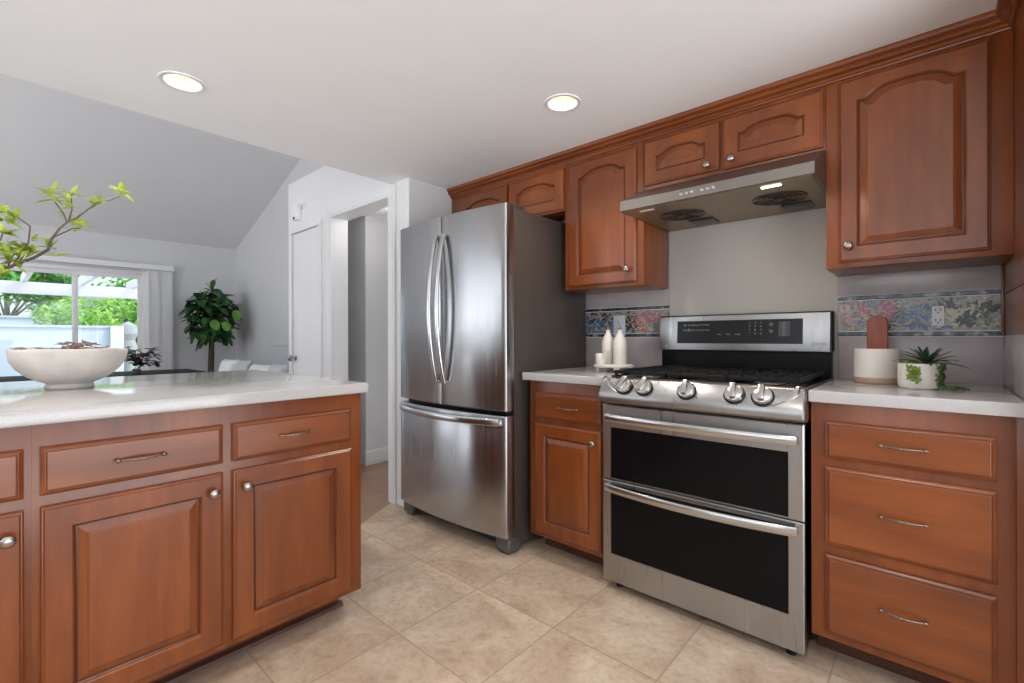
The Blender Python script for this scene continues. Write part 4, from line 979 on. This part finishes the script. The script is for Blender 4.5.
def fig():
    rd = random.Random(21); bx, by = -6.5, -.345
    t = thing('fiddle_leaf_fig', 'fiddle-leaf fig tree with a round dark green crown in the far corner', 'plant', (bx, by, 0))
    m = MB(); m.lathe([(0, 0), (.14, 0), (.17, .02), (.19, .34), (.18, .35), (.17, .30), (0, .29)], (bx, by, 0), 32); obj('pot', m, 'pot_dark', t)
    m = MB(); m.tube([(bx, by, .28), (bx+.01, by-.015, .6), (bx-.01, by+.0, .95), (bx+.01, by-.005, 1.3), (bx, by, 1.75)], [.042, .04, .036, .024, .01], 10)
    for k in range(14):
        a = k*2.4; z = 1.1+k*.045; m.tube([(bx, by, z), (bx+.1*math.cos(a), by+.1*math.sin(a), z+.08), (bx+.2*math.cos(a), by+.2*math.sin(a), z+.12)], [.01, .007, .004], 6)
    obj('trunk', m, 'trunk_bark', t, angle=60)
    m = MB(); b2 = MB()
    cz = 1.41
    for k in range(250):
        u_ = rd.uniform(-1, 1); a = rd.uniform(0, 6.28); rr = rd.uniform(.5, 1)**.5
        s_ = math.sqrt(max(0, 1-u_*u_)); p = Vector((bx+.30*s_*math.cos(a)*rr, by+.30*s_*math.sin(a)*rr, cz+.36*u_*rr))
        d = Vector((math.cos(a)*s_+rd.uniform(-.5, .5), math.sin(a)*s_+rd.uniform(-.5, .5), rd.uniform(-.7, .9)))
        leaf_blade(m, p-d*.06, d, rd.uniform(.13, .18), rd.uniform(.10, .145), rd.uniform(.1, .7), 6, .25)
    for a, z, L in ((0.2, 1.78, .14), (2.5, 1.80, .16), (4.4, 1.76, .15), (1.2, 1.84, .14)):
        leaf_blade(m, (bx, by, z), (math.cos(a)*.5, math.sin(a)*.5, .9), L, .07, .1, 6, .3)
    for y, z in ((-.40, 1.28), (-.26, 1.27), (-.13, 1.42)):
        leaf_blade(b2, (bx+.31, y, z+.06), (.35, .0, -1), .15, .125, 0, 6, .1)
    obj('crown', m, 'leaf_fig', t); obj('young_leaves', b2, 'leaf_fig_bright', t)
fig()
def pillow(mb, c, w_, h, d_, rot=0, tilt_=0):
    n = 12; t = MB(); g = []
    for s in (1, -1):
        rows = [[None]*(n+1) for _ in range(n+1)]
        for i in range(n+1):
            for j in range(n+1):
                u_, v_ = i/n*2-1, j/n*2-1; th = d_*.5*((1-u_**4)*(1-v_**4))**.5; e = 1-.06*(1-abs(u_*v_))*(abs(u_)+abs(v_))*.5
                rows[i][j] = t.bm.verts.new((u_*w_/2*e, s*th, v_*h/2*e))
        for i in range(n):
            for j in range(n): t.bm.faces.new((rows[i][j], rows[i+1][j], rows[i+1][j+1], rows[i][j+1]))
    bmesh.ops.remove_doubles(t.bm, verts=t.bm.verts, dist=1e-5)
    mb.merge(t.bm, Matrix.Translation(c) @ Matrix.Rotation(rot, 4, 'Z') @ Matrix.Rotation(tilt_, 4, 'X'))
def sofa():
    t = thing('sofa', 'pale grey sofa against the far side wall, mostly hidden behind the island', 'sofa', (-5.0, -.4, 0))
    m = MB(); m.box(-5.95, -3.7, -.82, -.02, .08, .34, .03, 3); obj('base', m, 'sofa_fabric', t)
    for x in (-5.385, -4.265): m = MB(); m.box(x-.555, x+.555, -.84, -.25, .34, .46, .04, 3); obj('seat_cushion', m, 'sofa_fabric', t)
    m = MB(); m.box(-5.95, -3.7, -.24, .06, .30, .62, .05, 3); obj('backrest', m, 'sofa_fabric', t)
    for x in (-6.03, -3.62): m = MB(); m.box(x-.09, x+.09, -.84, .06, .08, .58, .05, 3); obj('armrest', m, 'sofa_fabric', t)
    for x in (-5.9, -3.75):
        for y in (-.75, 0): m = MB(); m.lathe([(.02, 0), (.025, .09)], (x, y, 0), 12); obj('leg', m, 'table_black', t)
sofa()
for (x, r, w_, h, mt, lab) in ((-5.62, .12, .42, .36, 'pillow_fabric', 'white pillow at the left end of the sofa nearest the fig tree'), (-5.13, -.05, .40, .37, 'sofa_fabric', 'pale grey pillow just right of the left white pillow on the sofa'),
                          (-4.62, .05, .46, .33, 'pillow_fabric', 'low white pillow at the middle of the sofa'), (-4.12, -.05, .42, .36, 'sofa_fabric', 'pale grey pillow near the closet door end of the sofa')):
    m = MB(); pillow(m, (x, -.40, .47+h*.48), w_, h, .15, r, -.22); tag(obj('pillow', m, mt, loc=(x, -.4, .47), angle=70), lab, 'pillow', 'sofa pillows')
t = thing('canvas_picture', 'pale unframed canvas hanging on the far side wall near the closet door', 'picture', (-5.3, .10, 1.4))
m = MB(); m.box(-5.62, -4.8, .095, .122, .99, 1.88, .004); obj('canvas', m, 'wall_paint', t)
t = thing('door_chime', 'small white door chime box on the wall above the closet door', 'chime', (-2.99, yw0, 2.18))
m = MB(); m.box(-3.045, -2.945, yw0-.045, yw0-.001, 2.10, 2.235, .005); obj('cover', m, 'white_plastic', t)
m = MB(); m.lathe([(.012, 0), (.012, .006), (0, .006)], (-2.99, yw0-.045, 2.115), 12, 'Y'); obj('grille', m, 'text_dark', t)
m = MB(); m.box(-2.905, -2.885, yw0-.012, yw0-.001, 2.19, 2.235, .002); obj('wire_cover', m, 'white_plastic', t)

# ------------------------------------------------------------------ outdoors
m = MB(); m.box(-45, -7.12, -25, 20, -.12, -.02); struct('ground_patio', m, 'patio_paving')
m = MB(); m.box(-25.9, -15.2, -20, 15, -.02, -.0195); tag(obj('lawn', m, 'lawn_green'), 'green lawn beyond the patio', 'lawn', kind='stuff')
def gwall(label, x, y0, y1, z):
    m = MB(); m.box(x-.15, x, y0, y1, -.02, z, .01); m.box(x-.18, x+.03, y0, y1, z, z+.05, .01); tag(obj('garden_wall', m, 'exterior_wall'), label, 'garden wall')
gwall('low pale blue garden wall in front, seen through the patio door', -12, -9, -.72, 1.31)
gwall('taller pale garden wall further back at the left of the patio door', -15, -12, -1.42, 1.58)
m = MB(); m.box(-12.2, -11.9, -.72, -.50, -.02, 1.36, .01); tag(obj('gate_post', m, 'exterior_white'), 'white post at the right end of the low garden wall', 'post')
pg = thing('pergola', 'white timber pergola over the patio outside the sliding door', 'pergola', (-9.2, -1.3, 0))
m = MB(); m.box(-10.05, -9.9, -6, 3, 1.825, 2.02, .01); obj('beam', m, 'exterior_white', pg)
for y in (-3.6, -2.75, -2.05, -1.35, -.65, .05, .75):
    m = MB(); m.box(-10.5, -7.15, y-.03, y+.03, 2.02, 2.17, .006); obj('rafter', m, 'exterior_white', pg)
for y in (-5.5, 2.6): m = MB(); m.box(-10.04, -9.91, y-.07, y+.07, -.02, 1.83, .01); obj('post', m, 'exterior_white', pg)
def tree(name, label, c, r, h0, n, leaf, mat, seed, zr=None):
    rd = random.Random(seed); t = thing(name, label, 'tree', (c[0], c[1], 0), 'trees beyond the garden wall'); zr = zr or r
    m = MB(); m.tube([(c[0], c[1], -.012), (c[0]+.05, c[1], c[2]*.5), (c[0], c[1], c[2]+.2)], [.09, .07, .04], 8)
    for k in range(7):
        a = k*2.4; m.tube([(c[0], c[1], c[2]*.6), (c[0]+r*.5*math.cos(a), c[1]+r*.5*math.sin(a), c[2]+zr*.3*math.sin(k))], [.035, .015], 6)
    obj('trunk', m, 'trunk_bark', t)
    m = MB()
    lobes = [(Vector((rd.uniform(-.6, .6)*r, rd.uniform(-.6, .6)*r, rd.uniform(-.5, .6)*zr)), rd.uniform(.35, .55)) for _ in range(9)]
    for k in range(n):
        lc, lr = rd.choice(lobes); v = Vector((rd.gauss(0, 1), rd.gauss(0, 1), rd.gauss(0, 1))).normalized()*lr*rd.uniform(.6, 1)
        p = Vector(c)+lc+Vector((v.x*r, v.y*r, v.z*zr)); d = Vector((rd.gauss(0, 1), rd.gauss(0, 1), rd.gauss(0, .6))); 
        if p.z < .05: continue
        leaf_blade(m, p, d, leaf*rd.uniform(.7, 1.3), leaf*.55, .2, 2, .2)
    obj('crown', m, mat, t)
tree('leafy_tree', 'bright green bushy tree at the right of the patio door view', (-15.6, .1, 1.45), 1.35, 0, 2600, .16, 'leaf_hedge', 1, 1.0)
tree('leafy_tree', 'darker green tree behind the left half of the patio door', (-18.5, -2.1, 2.6), 1.7, 0, 2600, .2, 'leaf_tree', 2, 1.3)
tree('leafy_shrub', 'bright shrub behind the middle of the patio door', (-14, -1.05, 1.25), .75, 0, 1500, .12, 'leaf_hedge', 3, .75)
tree('leafy_tree', 'dark green tree far behind the right of the patio door', (-21, 2.0, 2.2), 2.2, 0, 2200, .24, 'leaf_tree', 5, 1.6)
hs_ = thing('neighbor_house', 'white neighbouring house far behind the garden trees', 'building', (-26, -1, 0))
m = MB(); m.box(-30, -26, -2.4, 6, -.02, 4.2, .01); obj('wall', m, 'exterior_white', hs_)
m = MB(); m.box(-26, -25.96, .2, 1.4, 2.2, 3.2); obj('window', m, 'stone_grey', hs_)
ft = thing('stone_fountain', 'grey stone garden ornament beyond the right patio door pane', 'ornament', (-12.6, -.1, 0))
m = MB(); m.lathe([(0, -.02), (.20, -.02), (.22, .1), (.12, .2), (.10, .7), (.16, .8), (.17, .9), (.12, 1.05), (.19, 1.2), (.15, 1.38), (.05, 1.46), (0, 1.48)], (-12.6, -.32, 0), 24); obj('figure', m, 'stone_grey', ft)
